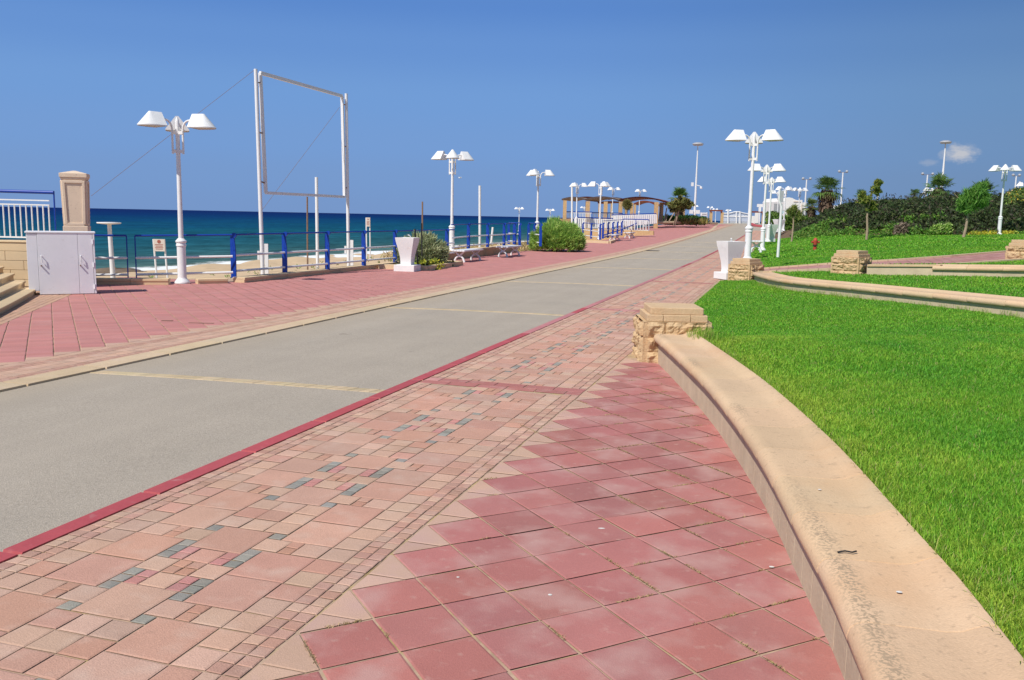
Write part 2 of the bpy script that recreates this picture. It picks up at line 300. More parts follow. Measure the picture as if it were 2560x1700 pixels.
def blk(c0, c1, r0, r1, s0, kind):
    a, b = s0+r0*us, s0+r1*us; m = (a+b)/2
    for B in BANDS:
        if abs(m-B) < .149: return
        if b > B-.149 and a < B-.149 and b-(B-.149) > .01: b = B-.149
        if a < B+.149 and b > B+.149: a = B+.149
    if b-a < .02: return
    far = m > 45
    pv.rect(T0+c0*u, T0+c1*u, a, b, pc(kind), gap=.0022 if kind in 'SGPB' else .003, inset=.005 if kind in 'SGPB' else .009)
S_END = 92
for k in range(-3, int((S_END-2.885)/1.477)+1):
    s0 = 2.885+k*1.477
    for r in range(20):
        for c in (0, 1, 20, 21): blk(c, c+1, r, r+1, s0, 'S')
    for r in range(0, 20, 2):
        blk(2, 4, r, r+2, s0, 'M'); blk(18, 20, r, r+2, s0, 'M')
    for r in (0, 4, 10, 14):
        blk(4, 8, r, r+4, s0, 'L'); blk(14, 18, r, r+4, s0, 'L')
    for r in (8, 18):       # medium, two small, medium across zone A + grey column (mirrored on the right)
        blk(4, 6, r, r+2, s0, 'M'); blk(6, 7, r, r+1, s0, 'B'); blk(6, 7, r+1, r+2, s0, 'B'); blk(7, 9, r, r+2, s0, 'M')
        blk(13, 15, r, r+2, s0, 'M'); blk(15, 16, r, r+1, s0, 'B'); blk(15, 16, r+1, r+2, s0, 'B'); blk(16, 18, r, r+2, s0, 'M')
    for r in (0, 1, 2, 5, 6, 7, 10, 17):
        blk(8, 9, r, r+1, s0, 'G'); blk(13, 14, r, r+1, s0, 'G')
    blk(9, 13, -3, 1, s0, 'L'); blk(9, 13, 7, 11, s0, 'L')
    for r in (1, 5):
        blk(9, 10, r, r+1, s0, 'P'); blk(9, 10, r+1, r+2, s0, 'P'); blk(10, 12, r, r+2, s0, 'M'); blk(12, 13, r, r+1, s0, 'P'); blk(12, 13, r+1, r+2, s0, 'P')
    blk(8, 10, 3, 5, s0, 'M'); blk(12, 14, 3, 5, s0, 'M')
    for c in (10, 11):
        for r in (3, 4): blk(c, c+1, r, r+1, s0, 'B')
    for r in (11, 13, 15):
        for c in (8, 10, 12): blk(c, c+2, r, r+2, s0, 'M')
for B in BANDS:
    for row in (0, 1):
        t = T0-(.145 if row else 0); a = B-.148+row*.148
        while t < T0+22*u-.02:
            t1 = min(t+.29, T0+22*u); pv.rect(max(t, T0), t1, a, a+.146, jit(C_RP if random.random() < .35 and t < -2.6 else C_R, .1)); t = t1
TE = T0+22*u+.006        # right edge of the pattern
pattern = pv.build('walkway', PAVE)
# ---- 45 degree red tiles
def clip(P, n, d):          # keep n.p >= d
    out = []
    for i in range(len(P)):
        a, b = P[i], P[(i+1) % len(P)]; fa, fb = n[0]*a[0]+n[1]*a[1]-d, n[0]*b[0]+n[1]*b[1]-d
        if fa >= 0: out.append(a)
        if (fa >= 0) != (fb >= 0): k = fa/(fa-fb); out.append((a[0]+(b[0]-a[0])*k, a[1]+(b[1]-a[1])*k))
    return out
def area(P): return abs(sum(P[i][0]*P[(i+1) % len(P)][1]-P[(i+1) % len(P)][0]*P[i][1] for i in range(len(P))))/2 if len(P) > 2 else 0
WALL1 = [(-.5, .30), (.5, .68), (1.5, .93), (2.3, 1.09), (2.9, 1.20), (3.12, 1.235), (3.66, 1.305), (4.45, 1.413), (5.1, 1.485), (5.95, 1.555), (6.86, 1.61), (7.72, 1.632), (8.6, 1.642), (9.3, 1.645), (9.75, 1.645)]
def w1x(y): return np.interp(y, [p[0] for p in WALL1], [p[1] for p in WALL1])
tl = Pav(); hs = .4235/2
tt0, ss0 = TE+.012, 2.797
for i in range(-12, 22):
    for j in range(0, 18):
        for off in (0, 1):
            c = (tt0+hs+j*2*hs-off*hs, ss0+i*2*hs-off*hs)     # diamond centres
            P = [(c[0]-hs, c[1]), (c[0], c[1]-hs), (c[0]+hs, c[1]), (c[0], c[1]+hs)]
            if c[1] > 9.9 or c[1] < -2: continue
            full = area(P); Q = clip(P, (1, 0), TE+.004)
            if area(Q) < .002: continue
            p = W(c[1], c[0]); 
            if p[0] > w1x(p[1])+.35: continue
            if area(Q) < .9*full:     # tan filler, split in two
                k = (c[1]-.035)
                for Q2 in (clip(Q, (0, 1), k), clip(Q, (0, -1), -k)):
                    if area(Q2) > .001: tl.poly(Q2, jit(C_M, .08), gap=.0035)
            else:
                tl.poly(Q, jit(C_R, .10, .05), gap=.0045, inset=.008, tilt=.0008, jit_=.002)
near = tl.build('red_tile_apron', TILE)
_a, _b = np.array(st(-8.30, 16.5))[::-1], np.array(st(-6.52, 10.2))[::-1]; CLN = (_b-_a)/np.linalg.norm(_b-_a); CLN = np.array([-CLN[1], CLN[0]]); CLN = CLN if CLN[0] > 0 else -CLN; CLD = float(CLN@_a)
C_RL = (.49, .212, .19)
ll = Pav(); hl = .385/2; tl0, sl0 = -7.53, 7.71+.19
for i in range(-12, 320):
    for j in range(0, 20):
        for off in (0, 1):
            c = (tl0-hl-j*2*hl+off*hl, sl0+i*2*hl-off*hl)
            if c[1] < 1 or c[1] > 124 or c[0] < (-15 if c[1] < 17.3 else (-11.72 if c[1] < 76 else -15)): continue
            P = [(c[0]-hl, c[1]), (c[0], c[1]-hl), (c[0]+hl, c[1]), (c[0], c[1]+hl)]
            Q = clip(P, (-1, 0), 7.53)
            if c[1] < 17.3: Q = clip(Q, CLN, CLD)
            if area(Q) < .002: continue
            if c[1] > 17.3 and c[1] < 76: Q = clip(Q, (1, 0), -11.7)
            if area(Q) < .002: continue
            k_ = (1 if abs((c[0]+.62*0)-(-12.0)-(c[1]-13.3)) > .2 else 0)
            H = [[P[0], ((P[0][0]+P[1][0])/2, (P[0][1]+P[1][1])/2), ((P[3][0]+P[2][0])/2, (P[3][1]+P[2][1])/2), P[3]], [((P[0][0]+P[1][0])/2, (P[0][1]+P[1][1])/2), P[1], P[2], ((P[3][0]+P[2][0])/2, (P[3][1]+P[2][1])/2)]]
            for Hh in H:
                full = area(Hh); Q = clip(Hh, (-1, 0), 7.53)
                if c[1] < 17.3: Q = clip(Q, CLN, CLD)
                elif c[1] < 76: Q = clip(Q, (1, 0), -11.7)
                if area(Q) < .0015: continue
                ll.poly(Q, jit(C_RL if area(Q) > .8*full or c[0] < -9.5 else C_M, .07, .03), gap=.0045, inset=.007, tilt=.0006, jit_=.0022)
LA, LB_ = np.array(st(-8.30, 16.5))[::-1], np.array(st(-6.52, 10.2))[::-1]
ld = (LB_-LA)/np.linalg.norm(LB_-LA); lnm = np.array([-ld[1], ld[0]]); lnm = lnm if lnm[0] < 0 else -lnm
for j in range(9):
    k = -.6+random.random()*.1
    while k < 9.5:
        l = .19 if j % 3 else .10; p0 = LA+ld*k+lnm*(j*.095); p1 = LA+ld*(k+l)+lnm*(j*.095); q0, q1 = p0+lnm*.095, p1+lnm*.095; k += l
        ll.poly([p0, p1, q1, q0], jit((.50, .31, .21), .08), gap=.003, inset=.006)
redl = ll.build('seaward_pavement', TILEL)
lb = Pav(); rows = [(-6.80, -6.875, .09), (-6.875, -6.95, .09), (-6.95, -7.10, .15), (-7.10, -7.25, .15), (-7.25, -7.325, .075), (-7.325, -7.40, .075), (-7.40, -7.53, .2)]
for (b_, a_, ln) in rows:
    s_ = 1.0+random.random()*.1
    while s_ < 122:
        l = ln*(1 if s_ < 40 else 2); lb.rect(a_, b_, s_, s_+l, jit(C_M if ln > .1 else C_S, .08), gap=.0035, inset=.006); s_ += l
lband = lb.build('brick_border', PAVE)
base = sheet('paving_bed', np.concatenate([np.linspace(-15, -6.7, 6)]), np.linspace(0, 125, 80), lambda T, Sx: zg(Sx)-.0095-.5*((T < -11.9)*(Sx > 17.5)*(Sx < 75)), JOINT)
base2 = sheet('walkway_bed', np.linspace(-3.33, -1.42, 4), np.linspace(-2, S_END, 80), lambda T, Sx: zg(Sx)-.0062, JOINT)
sheet('walkway_bed', np.linspace(-1.42, 3.0, 4), np.linspace(-2, 10.3, 8), lambda T, Sx: zg(Sx)-.0075, JOINT)
straw = []
for i in range(-12, 22):
    for j in range(0, 18):
        for off in (0, 1):
            c = (tt0+hs+j*2*hs-off*hs, ss0+i*2*hs-off*hs); p = W(c[1], c[0])
            if not (1.8 < p[1] < 9.5 and p[0] < w1x(p[1])-.02): continue
            wgt = max(.12, 1-(w1x(p[1])-p[0])/1.3)
            for (a, b) in (((c[0]-hs, c[1]), (c[0], c[1]-hs)), ((c[0], c[1]-hs), (c[0]+hs, c[1]))):
                if random.random() < wgt*.8:
                    k0, k1 = sorted((random.random(), random.random()))
                    for k in np.arange(k0, k1, .035): straw.append(W(a[1]+(b[1]-a[1])*k, a[0]+(b[0]-a[0])*k, .001))
STRAW = straw
# ---- road, kerbs, cross strips
LE = lambda s: np.interp(s, [0, 8, 16, 24, 40, 60, 90, 124], [-6.48, -6.52, -6.63, -6.70, -6.70, -6.95, -7.05, -8.9])
ss_ = np.concatenate([np.linspace(-2, 140, 160), np.linspace(145, 300, 20)])
fr = np.linspace(0, 1, 12); V = []; 
for s_ in ss_:
    l = LE(min(s_, 124))-(0 if s_ < 118 else min(s_-118, 20)*.25); r = -3.425+(0 if s_ < 88 else (s_-88)*.5)
    for f in fr: V.append((l+(r-l)*f, s_, float(zg(s_))-.016+.008*f+.010*math.sin(f*math.pi)))
i = (np.arange(len(ss_)-1)[:, None]*12+np.arange(11)[None, :]).ravel()
road = along(npmesh('road', np.array(V), [np.stack([i, i+1, i+13, i+12], 1)], ASPH, smooth=True)); tag(road, kind='structure')
K = Pav(); s_ = 0.3
while s_ < 121:
    l = .98 if s_ < 60 else 2.; m_ = s_+l/2; c = LE(m_)
    K.poly([(LE(s_)-.30, s_), (LE(s_), s_), (LE(s_+l), s_+l), (LE(s_+l)-.30, s_+l)], jit((.56, .43, .28), .05), gap=.0008, inset=.010, top=.004, drop=.05, tilt=0., jit_=.0007); s_ += l
kerbL = K.build('kerb', PAVE)
K = Pav(); s_ = .2; i = 0
while s_ < 92:
    l = .95; cc = (.42, .078, .082) if s_ < 11.4 or 14.1 < s_ < 14.9 or 30 < s_ < 33 or s_ > 38 else (.48, .19, .185)
    K.rect(-3.43, -3.315, s_, s_+l, jit(cc, .07), gap=.0004, inset=.010, top=.003, drop=.03, tilt=0., jit_=.0005); s_ += l; i += 1
kerbR = K.build('red_kerb', REDK)
def strip(sl, sr, w=.15):
    P = Pav(); l, r = LE((sl+sr)/2)+.01, -3.432; n = int((r-l)/.105); 
    for i in range(n):
        a, b = l+(r-l)*i/n, l+(r-l)*(i+1)/n; f0, f1 = i/n, (i+1)/n; sk = .05
        s0, s1 = sl+(sr-sl)*f0, sl+(sr-sl)*f1
        z0 = -.0135+.008*(f0+f1)/2+.010*math.sin((f0+f1)/2*math.pi)
        P.poly([(a, s0-w/2), (b, s1-w/2), (b+sk, s1+w/2), (a+sk, s0+w/2)], jit((.52, .41, .255), .09), gap=.0025, inset=.004, top=z0+.003, drop=.006)
    return P.build('road_strip', PAVE)
for sl, sr in ((6.99, 7.165), (13.93, 14.08), (20.98, 21.18), (28.45, 28.71), (35.9, 36.3), (43.4, 43.7), (51, 51.3), (58.5, 58.8)): strip(sl, sr)
# far cross street to the right of the crest with its red kerb
fk = MB(); pts = [at(1879, 561, 112), at(1890, 565.5, 108), at(1912, 568, 104), at(1945, 570, 101), at(2000, 573, 99)]
fk.tube([tuple(p) for p in pts], .22, 6); tag(fk.build('far_kerb', REDK), kind='structure')
bpy.data.objects['far_kerb'].data.attributes.new('col', 'FLOAT_COLOR', 'POINT').data.foreach_set('color', [.45, .08, .08, 1]*len(bpy.data.objects['far_kerb'].data.vertices))
# ------------------------------------------------------------------ lawns
def tps(ctrl):
    P = np.array(ctrl, float); X = P[:, :2]; n = len(P)
    d2 = ((X[:, None]-X[None])**2).sum(-1); Kk = np.where(d2 > 0, d2*np.log(d2+1e-12)*.5, 0)+np.eye(n)*.6
    M = np.zeros((n+3, n+3)); M[:n, :n] = Kk; M[:n, n] = 1; M[:n, n+1:] = X; M[n, :n] = 1; M[n+1:, :n] = X.T
    c = np.linalg.solve(M, np.r_[P[:, 2], 0, 0, 0])
    def f(x, y):
        x = np.asarray(x, float); y = np.asarray(y, float); sh = x.shape; Q = np.stack([x.ravel(), y.ravel()], 1)
        out = np.empty(len(Q))
        for i in range(0, len(Q), 40000):
            q = Q[i:i+40000]; d = ((q[:, None]-X[None])**2).sum(-1); out[i:i+40000] = (np.where(d > 0, d*np.log(d+1e-12)*.5, 0)@c[:n])+c[n]+q@c[n+1:]
        return out.reshape(sh)
    return f
def inpoly(x, y, P):
    ins = np.zeros(x.shape, bool); n = len(P)
    for i in range(n):
        x0, y0 = P[i]; x1, y1 = P[(i+1) % n]
        c = ((y0 > y) != (y1 > y)) & (x < (x1-x0)*(y-y0)/(y1-y0+1e-12)+x0); ins ^= c
    return ins
IN1 = [(y, w1x(y)+.40) for y in (.2, 1.2, 2.0, 2.5, 3.0, 3.6, 4.2, 4.9, 5.6, 6.6, 7.6, 8.6, 9.4)]
edge = lambda s, t=-1.60: tuple(W(s, t)[:2])
W2 = [(6.20, 22.55), (5.93, 20.8), (5.85, 18.75), (6.4, 15.9), (7.36, 12.6), (8.6, 9.5), (10.2, 6.5), (12.2, 3.5)]
W2z = [.08, .12, .16, .24, .30, .32, .32, .32]          # base heights
polyA = [(x-.03, y) for y, x in IN1]+[(1.95, 10.1), edge(10.9, -1.58)]+[edge(s) for s in (13, 16, 19, 22, 24)]+[(5.9, 23.0)]+[(x+.02, y) for x, y in W2]+[(9, .2)]
ctrlA = [(x, y, .335) for y, x in IN1]+[(2.3, 10.2, .25)]+[(*edge(s, t), z) for s in (10.6, 12, 14, 17, 20, 23, 25) for t, z in ((-1.62, .02), (-.9, .12))]+[(x, y, z) for (x, y), z in zip(W2, W2z)]+[(3, 3, .34), (4.5, 6, .345), (4.5, 10, .33), (5, 14, .27), (8, 2, .34)]
fA = tps(ctrlA)
w2in = [(x+.38, y+.10, z+.235) for (x, y), z in zip(W2, W2z)]
W3 = [(8.35, 20.55), (8.9, 20.1), (9.35, 19.75), (10.1, 19.25), (10.9, 18.95), (12.2, 18.7), (14.5, 18.6), (18, 18.8)]
W3z = [.41, .44, .47, .5, .52, .55, .6, .66]
P2L = [(5.95, 24.2), (6.55, 22.2), (8.0, 21.6), (9.3, 21.0), (10.4, 20.8), (11.6, 21.0), (13.5, 21.7), (18, 24)]      # near edge of the side path
P2Lz = [.10, .34, .47, .58, .67, .76, .86, 1.0]
P2U = [(6.35, 25.6), (6.95, 23.75), (8.4, 22.95), (9.8, 22.7), (11.3, 22.9), (13.3, 23.9), (18, 27)]
P2Uz = [.12, .34, .54, .66, .78, .90, 1.05]
polyB = [(x, y) for x, y, z in w2in]+[(18, 5), (18, 18.7)]+[(x, y) for x, y in W3[::-1]]+[(7.9, 20.7)]+[(8.0, 21.55), (6.6, 22.1), (6.35, 22.9)]
ctrlB = w2in+[(x, y, z) for (x, y), z in zip(W3, W3z)]+[(6.6, 22.1, .33), (8.0, 21.5, .44), (9.5, 15, .5), (14, 12, .6)]
fB = tps(ctrlB)
polyD = [(x, y+.35) for x, y in W3]+[(18, 23.9)]+P2L[::-1][1:-2]+[(8.3, 21.0)]
ctrlD = [(x, y+.3, z+.25) for (x, y), z in zip(W3, W3z)]+[(x, y, z) for (x, y), z in zip(P2L, P2Lz)][2:]
fD = tps(ctrlD)
ctrlC = [(x, y, z) for (x, y), z in zip(P2U, P2Uz)]+[(*edge(s), float(zg(s))+.03) for s in (27.5, 32, 37, 43, 50, 58, 66, 74)]+[(*W(s, -.8)[:2], float(zg(s))+.14) for s in (30, 36, 43, 50, 60)]+[
    (6.85, 25.4, .24), (13.1, 38, .45), (15.3, 48, .62), (18.2, 45, .78), (20.6, 40, 1.06), (25.6, 46.5, 1.16), (16.5, 30, .86), (26, 35, 1.2), (30, 28, 1.3), (20, 55, .9), (30, 55, 1.3), (36, 45, 1.35)]
fC = tps(ctrlC)
polyC = [(6.45, 25.8)]+[(x, y) for x, y in P2U[1:]]+[(30, 26), (40, 40), (40, 60), (24, 62), tuple(W(66, -1.0)[:2])]+[edge(s) for s in (60, 50, 42, 36, 30, 27.5)]
def lawn(name, poly, f, step):
    P = np.array(poly); x0, y0 = P.min(0); x1, y1 = P.max(0)
    xs = np.arange(x0-step, x1+step, step); ys = np.arange(y0-step, y1+step, step); X, Y = np.meshgrid(xs, ys); Z = f(X, Y)-.012
    V = np.stack([X.ravel(), Y.ravel(), Z.ravel()], 1); nx = len(xs)
    i = (np.arange(len(ys)-1)[:, None]*nx+np.arange(nx-1)[None, :]).ravel(); Fq = np.stack([i, i+1, i+nx+1, i+nx], 1)
    cx = V[Fq].mean(1); k = inpoly(cx[:, 0], cx[:, 1], poly); o = npmesh(name, V, [Fq[k]], TURF, smooth=True); return tag(o, kind='structure')
lawn('lawn', polyA, fA, .08); lawn('lawn', polyB, fB, .1); lawn('lawn', polyD, fD, .1); lawn('lawn', polyC, fC, .25)
def colnoise(x, y, sc, seed=0.):
    return np.array([mnoise.noise((a*sc+seed, b*sc, seed)) for a, b in zip(x, y)])
def grass(zones):
    PV, PF4, PF3, PC = [], [], [], []; n0 = 0
    for zi, (poly, f, ylo, yhi, dens, wd, ht, clip_x) in enumerate(zones):
        x0, x1 = min(p[0] for p in poly), max(p[0] for p in poly); x1 = min(x1, .63*yhi+.5)
        n = int((x1-x0)*(yhi-ylo)*dens); x = rng.uniform(x0, x1, n); y = rng.uniform(ylo, yhi, n)
        k = inpoly(x, y, poly) & (x < .60*y+.35) & (x > -.2)
        x, y = x[k], y[k]; n = len(x); z = f(x, y)-.015
        nz = colnoise(x[::1], y[::1], .9 if yhi < 15 else .45); nz2 = colnoise(x, y, 3.2, 5.)
        hgt = ht*rng.uniform(.6, 1.25, n)*(1+.22*nz2); w = wd*rng.uniform(.7, 1.3, n)
        th = rng.uniform(0, 2*np.pi, n); ln = rng.uniform(.15, .95, n)*hgt; px, py = -np.sin(th), np.cos(th); dx, dy = np.cos(th), np.sin(th)
        b = np.stack([x, y, z], 1); pw = np.stack([px*w/2, py*w/2, 0*w], 1)
        mid = b+np.stack([dx*ln*.35, dy*ln*.35, hgt*.6], 1); tip = b+np.stack([dx*ln, dy*ln, hgt*rng.uniform(.8, 1, n)], 1)
        V = np.stack([b-pw, b+pw, mid+pw*.8, mid-pw*.8, tip], 1).reshape(-1, 3); i = n0+np.arange(n)*5
        PV.append(V); PF4.append(np.stack([i, i+1, i+2, i+3], 1)); PF3.append(np.stack([i+3, i+2, i+4], 1)); n0 += 5*n
        g = np.array([.25, .54, .045]); yl = np.array([.48, .62, .08]); dk = np.array([.13, .42, .045]); dry = np.array([.55, .48, .20])
        near = .62*np.exp(-np.clip(x-w1x(y)-.40, 0, 9)/.55)*(y < 10.5) if zi < 5 else 0
        m = np.clip(.36+near+.30*nz+.20*nz2+rng.normal(0, .20, n), 0, 1)[:, None]
        c = np.where(m < .5, dk+(g-dk)*m*2, g+(yl-g)*(m-.5)*2)*rng.uniform(.5, 1.3, (n, 1)); d = (rng.random(n) < .02+.04*(nz2 < -.3))[:, None]; c = np.where(d, dry, c)
        PC.append(np.repeat(c, 5, 0))
    o = npmesh('grass', np.concatenate(PV), [np.concatenate(PF4), np.concatenate(PF3)], GRASS, np.concatenate(PC)); return tag(o, 'short bright green grass growing on the lawns behind the seat walls', 'grass', kind='stuff')
GZ = [(polyA, fA, 2.0, 4.5, 23000, .0034, .036, 0), (polyA, fA, 4.5, 7, 14500, .0043, .034, 0), (polyA, fA, 7, 10.5, 7500, .006, .035, 0), (polyA, fA, 10.5, 15, 3800, .009, .034, 0), (polyA, fA, 15, 24, 1900, .013, .036, 0),
      (polyB, fB, 12, 23, 1100, .016, .055, 0), (polyD, fD, 18.5, 25, 900, .018, .05, 0), (polyC, fC, 22, 34, 520, .024, .05, 0), (polyC, fC, 34, 62, 170, .042, .06, 0)]
grass(GZ)
def tuft_mesh(pts, hts, name='grass_tuft'):
    PV, F4, F3, PC = [], [], [], []; n0 = 0
    for (x, y, z), ht, rad, n in pts:
        a = rng.uniform(0, 2*np.pi, n); r = rad*np.sqrt(rng.random(n)); bx = x+r*np.cos(a); by = y+r*np.sin(a)
        h = ht*rng.uniform(.5, 1.1, n); ln = h*rng.uniform(.3, 1.1, n); th = rng.uniform(0, 2*np.pi, n); w = .004+.0*h
        b = np.stack([bx, by, np.full(n, z)], 1); pw = np.stack([-np.sin(th)*w/2, np.cos(th)*w/2, 0*th], 1)
        m = b+np.stack([np.cos(th)*ln*.4, np.sin(th)*ln*.4, h*.65], 1); t = b+np.stack([np.cos(th)*ln, np.sin(th)*ln, h*.85], 1)
        PV.append(np.stack([b-pw, b+pw, m+pw*.8, m-pw*.8, t], 1).reshape(-1, 3)); i = n0+np.arange(n)*5; F4.append(np.stack([i, i+1, i+2, i+3], 1)); F3.append(np.stack([i+3, i+2, i+4], 1)); n0 += 5*n
        PC.append(np.repeat(np.where(rng.random((n, 1)) < .25, [[.50, .52, .14]], [[.28, .50, .05]])*rng.uniform(.7, 1.2, (n, 1)), 5, 0))
    return npmesh(name, np.concatenate(PV), [np.concatenate(F4), np.concatenate(F3)], GRASS, np.concatenate(PC))
tf = [((2.12+random.uniform(-.12, .2), 9.45+random.uniform(-.25, .3), .33), .13, .10, 60) for _ in range(8)]+[((w1x(y)+.41, y, .335), .075, .03, 10) for y in np.arange(2.0, 9.3, .09)]
tag(tuft_mesh(tf, 0), 'longer grass tufts spilling over the seat wall edge and around the pier', 'grass', kind='stuff')
tf = []
for (x0, y0), (x1, y1), z0, z1 in zip(W2[1:-2], W2[2:-1], W2z[1:], W2z[2:]):
    for k in np.linspace(0, 1, 40): tf.append(((x0+(x1-x0)*k-random.uniform(.02, .25), y0+(y1-y0)*k, z0+(z1-z0)*k), random.uniform(.05, .15), .08, 14))
tag(tuft_mesh(tf, 0), 'uncut grass along the foot of the second seat wall', 'grass', kind='stuff')
# side path (pink tiles with a stone edging)
n = 14
def res(P, Z, n):
    P = np.array(P); d = np.r_[0, np.cumsum(np.linalg.norm(np.diff(P, axis=0), axis=1))]; k = np.linspace(0, d[-1], n); return np.stack([np.interp(k, d, P[:, 0]), np.interp(k, d, P[:, 1]), np.interp(k, d, Z)], 1)
a_, b_ = res(P2L, P2Lz, 60), res(P2U, P2Uz, 60); b_[:, 2] = np.maximum(b_[:, 2], a_[:, 2]); V = []; C = []; Fq = []
for k in range(59):
    for j in range(4):
        q = [a_[k]+(b_[k]-a_[k])*j/4, a_[k]+(b_[k]-a_[k])*(j+.96)/4, a_[k+1]+(b_[k+1]-a_[k+1])*(j+.96)/4, a_[k+1]+(b_[k+1]-a_[k+1])*j/4]
        q[2] = q[1]+(q[2]-q[1])*.96; q[3] = q[0]+(q[3]-q[0])*.96
        o_ = len(V); V += [p+np.array([0, 0, .012]) for p in q]; Fq.append([o_, o_+1, o_+2, o_+3]); C += [jit((.40, .20, .175), .08)]*4
sp = npmesh('side_path', np.array(V), [np.array(Fq)], TILE, np.array(C)); tag(sp, kind='structure')
bd = MB()
for k in range(59):
    bd.add([a_[k]+[0, 0, -.15], b_[k]+[0, 0, -.15], b_[k+1]+[0, 0, .004], a_[k+1]+[0, 0, .004], a_[k]+[0, 0, .004], b_[k]+[0, 0, .004]], [(4, 5, 2, 3)])
tag(bd.build('side_path_bed', JOINT), kind='structure')
for nm, P, sgn in (('path_edging', b_, 1), ('path_edging', a_, -1)):
    m_ = MB()
    for k in range(59): m_.bar(P[k]+[0, 0, .0], P[k+1]+[0, 0, .0]-(P[k+1]-P[k])*.03, .10, .10)
    tag(m_.build(nm, KERB), kind='structure')
# ------------------------------------------------------------------ seat walls (swept coping over a faced wall)
def seatwall(pts, z0s, label, joints=.56, h=.335, side=1, facing=True):
    """pts: outer face line; the body lies on the right of the direction of travel (side=1)"""
    P = np.array(pts, float); d = np.r_[0, np.cumsum(np.linalg.norm(np.diff(P, axis=0), axis=1))]; total = d[-1]
    def pos(k): return np.array([np.interp(k, d, P[:, 0]), np.interp(k, d, P[:, 1])]), np.interp(k, d, z0s)
    def nor(k):
        a, b = pos(max(k-.25, 0))[0], pos(min(k+.25, total))[0]; v = (b-a)/np.linalg.norm(b-a); return np.array([v[1], -v[0]])*side
    prof = [(.0, h-.09), (-.045, h-.088), (-.056, h-.07), (-.058, h-.05), (-.05, h-.025), (-.032, h-.008), (-.005, h), (.03, h-.001), (.075, h-.003), (.12, h-.004), (.24, h-.008), (.285, h-.002), (.32, h+.014), (.355, h+.027), (.385, h+.028), (.40, h+.012), (.402, h-.12)]
    g = .0045; ks = []; k = 0; nj = max(1, round(total/joints))
    for j in range(nj):
        a, b = total*j/nj, total*(j+1)/nj
        ks += [(a, 1), (a+g, 0)]+[(a+(b-a)*f, 0) for f in (.25, .5, .75)]+[(b-g, 0)]
    ks.append((total, 1)); V = []; Fs = []; npf = len(prof)
    for k, dip in ks:
        p, z = pos(k); nn = nor(k); zj = .004*math.sin(k*7.3) if not dip else 0
        for (dd, zz) in prof:
            sh = .007*dip; V.append((*(p+nn*(dd+(sh if dd < 0 else -sh if dd > .38 else 0))), z+zz-sh))
    for i in range(len(ks)-1):
        for j in range(npf-1): Fs.append((i*npf+j, i*npf+j+1, (i+1)*npf+j+1, (i+1)*npf+j))
    Fs.append(tuple(range(npf))); Fs.append(tuple((len(ks)-1)*npf+j for j in range(npf))[::-1])
    e = empty('seat_wall', (0, 0, 0), 0, label, 'seat wall', 'curved stone seat walls around the lawns')
    cols, edge_ = [], []; tint = None
    for q, (k, dip) in enumerate(ks):
        if dip or tint is None: tint = jit((.625, .442, .278), .06, .03)
        jc = tint*(np.array([.78, .74, .68]) if dip else 1)
        for j in range(npf): cols.append(jc); edge_.append(1. if 6 <= j <= 7 else .5 if j == 5 else 0.)
    m = MB(); m.add(V, Fs); o = m.build('coping', COPING, e, smooth=40)
    a = o.data.attributes.new('col', 'FLOAT_COLOR', 'POINT'); a.data.foreach_set('color', np.c_[np.array(cols), np.ones(len(cols))].astype(np.float32).ravel())
    a = o.data.attributes.new('edge', 'FLOAT', 'POINT'); a.data.foreach_set('value', np.array(edge_, np.float32))
    m = MB(); V = []; Fs = []; nf = max(2, round(total/.21)); kk = []
    for j in range(nf): a, b = total*j/nf, total*(j+1)/nf; kk += [(a, 1), (a+.003, 0), (b-.003, 0)]
    kk.append((total, 1))
    for k, dip in kk:
        p, z = pos(k); nn = nor(k)
        for dd, zz in ((.006*dip, -.25), (.006*dip, h-.088), (.37, h-.10), (.37, -.25)): V.append((*(p+nn*dd), z+zz))
    for i in range(len(kk)-1):
        for j in (0, 2): Fs.append((i*4+j, i*4+j+1, i*4+5+j, i*4+4+j))
    Fs.append((0, 1, 2, 3)); n_ = (len(kk)-1)*4; Fs.append((n_+3, n_+2, n_+1, n_)); m.add(V, Fs); m.build('facing', FACEW, e)
    return e
def smoothc(P, n=60):
    P = np.array(P, float); d = np.r_[0, np.cumsum(np.linalg.norm(np.diff(P[:, :2], axis=0), axis=1))]; out = []
    for k in np.linspace(0, d[-1], n):
        j = min(max(np.searchsorted(d, k)-1, 0), len(P)-2); p0, p1, p2, p3 = P[max(j-1, 0)], P[j], P[j+1], P[min(j+2, len(P)-1)]; t = (k-d[j])/(d[j+1]-d[j])
        out.append(.5*((2*p1)+(-p0+p2)*t+(2*p0-5*p1+4*p2-p3)*t*t+(-p0+3*p1-3*p2+p3)*t**3))
    return np.array(out)
c1 = smoothc([(x, y) for y, x in WALL1]); seatwall(c1, [0]*len(c1), 'long curved sandstone seat wall in the foreground running out of the bottom edge of the picture', side=1)
c2 = smoothc([(x, y, z) for (x, y), z in zip(W2, W2z)])[::-1]; seatwall(c2[:, :2], c2[:, 2]-.05, 'long curved sandstone seat wall in the middle distance, behind the nearest lawn', side=1, joints=.7, h=.285)
c3 = smoothc([(x, y-.15, z) for (x, y), z in zip(W3[2:], W3z[2:])])[::-1]; seatwall(c3[:, :2], c3[:, 2]-.03, 'short sandstone seat wall at the right edge beyond the second one', side=1, joints=.7, h=.26)
m = MB(); pa, pb = np.array([8.3, 20.55, .40]), np.array([9.55, 19.62, .47]); dd = (pb-pa)/np.linalg.norm(pb-pa)
e = empty('low_wall', (0, 0, 0), 0, 'low smooth beige retaining wall between a stone pier and the short seat wall', 'wall')
m.bar(pa+[0, 0, -.02], pb+[0, 0, -.02], .2, .46); m.build('wall_body', FACEW, e, bevel=.006)
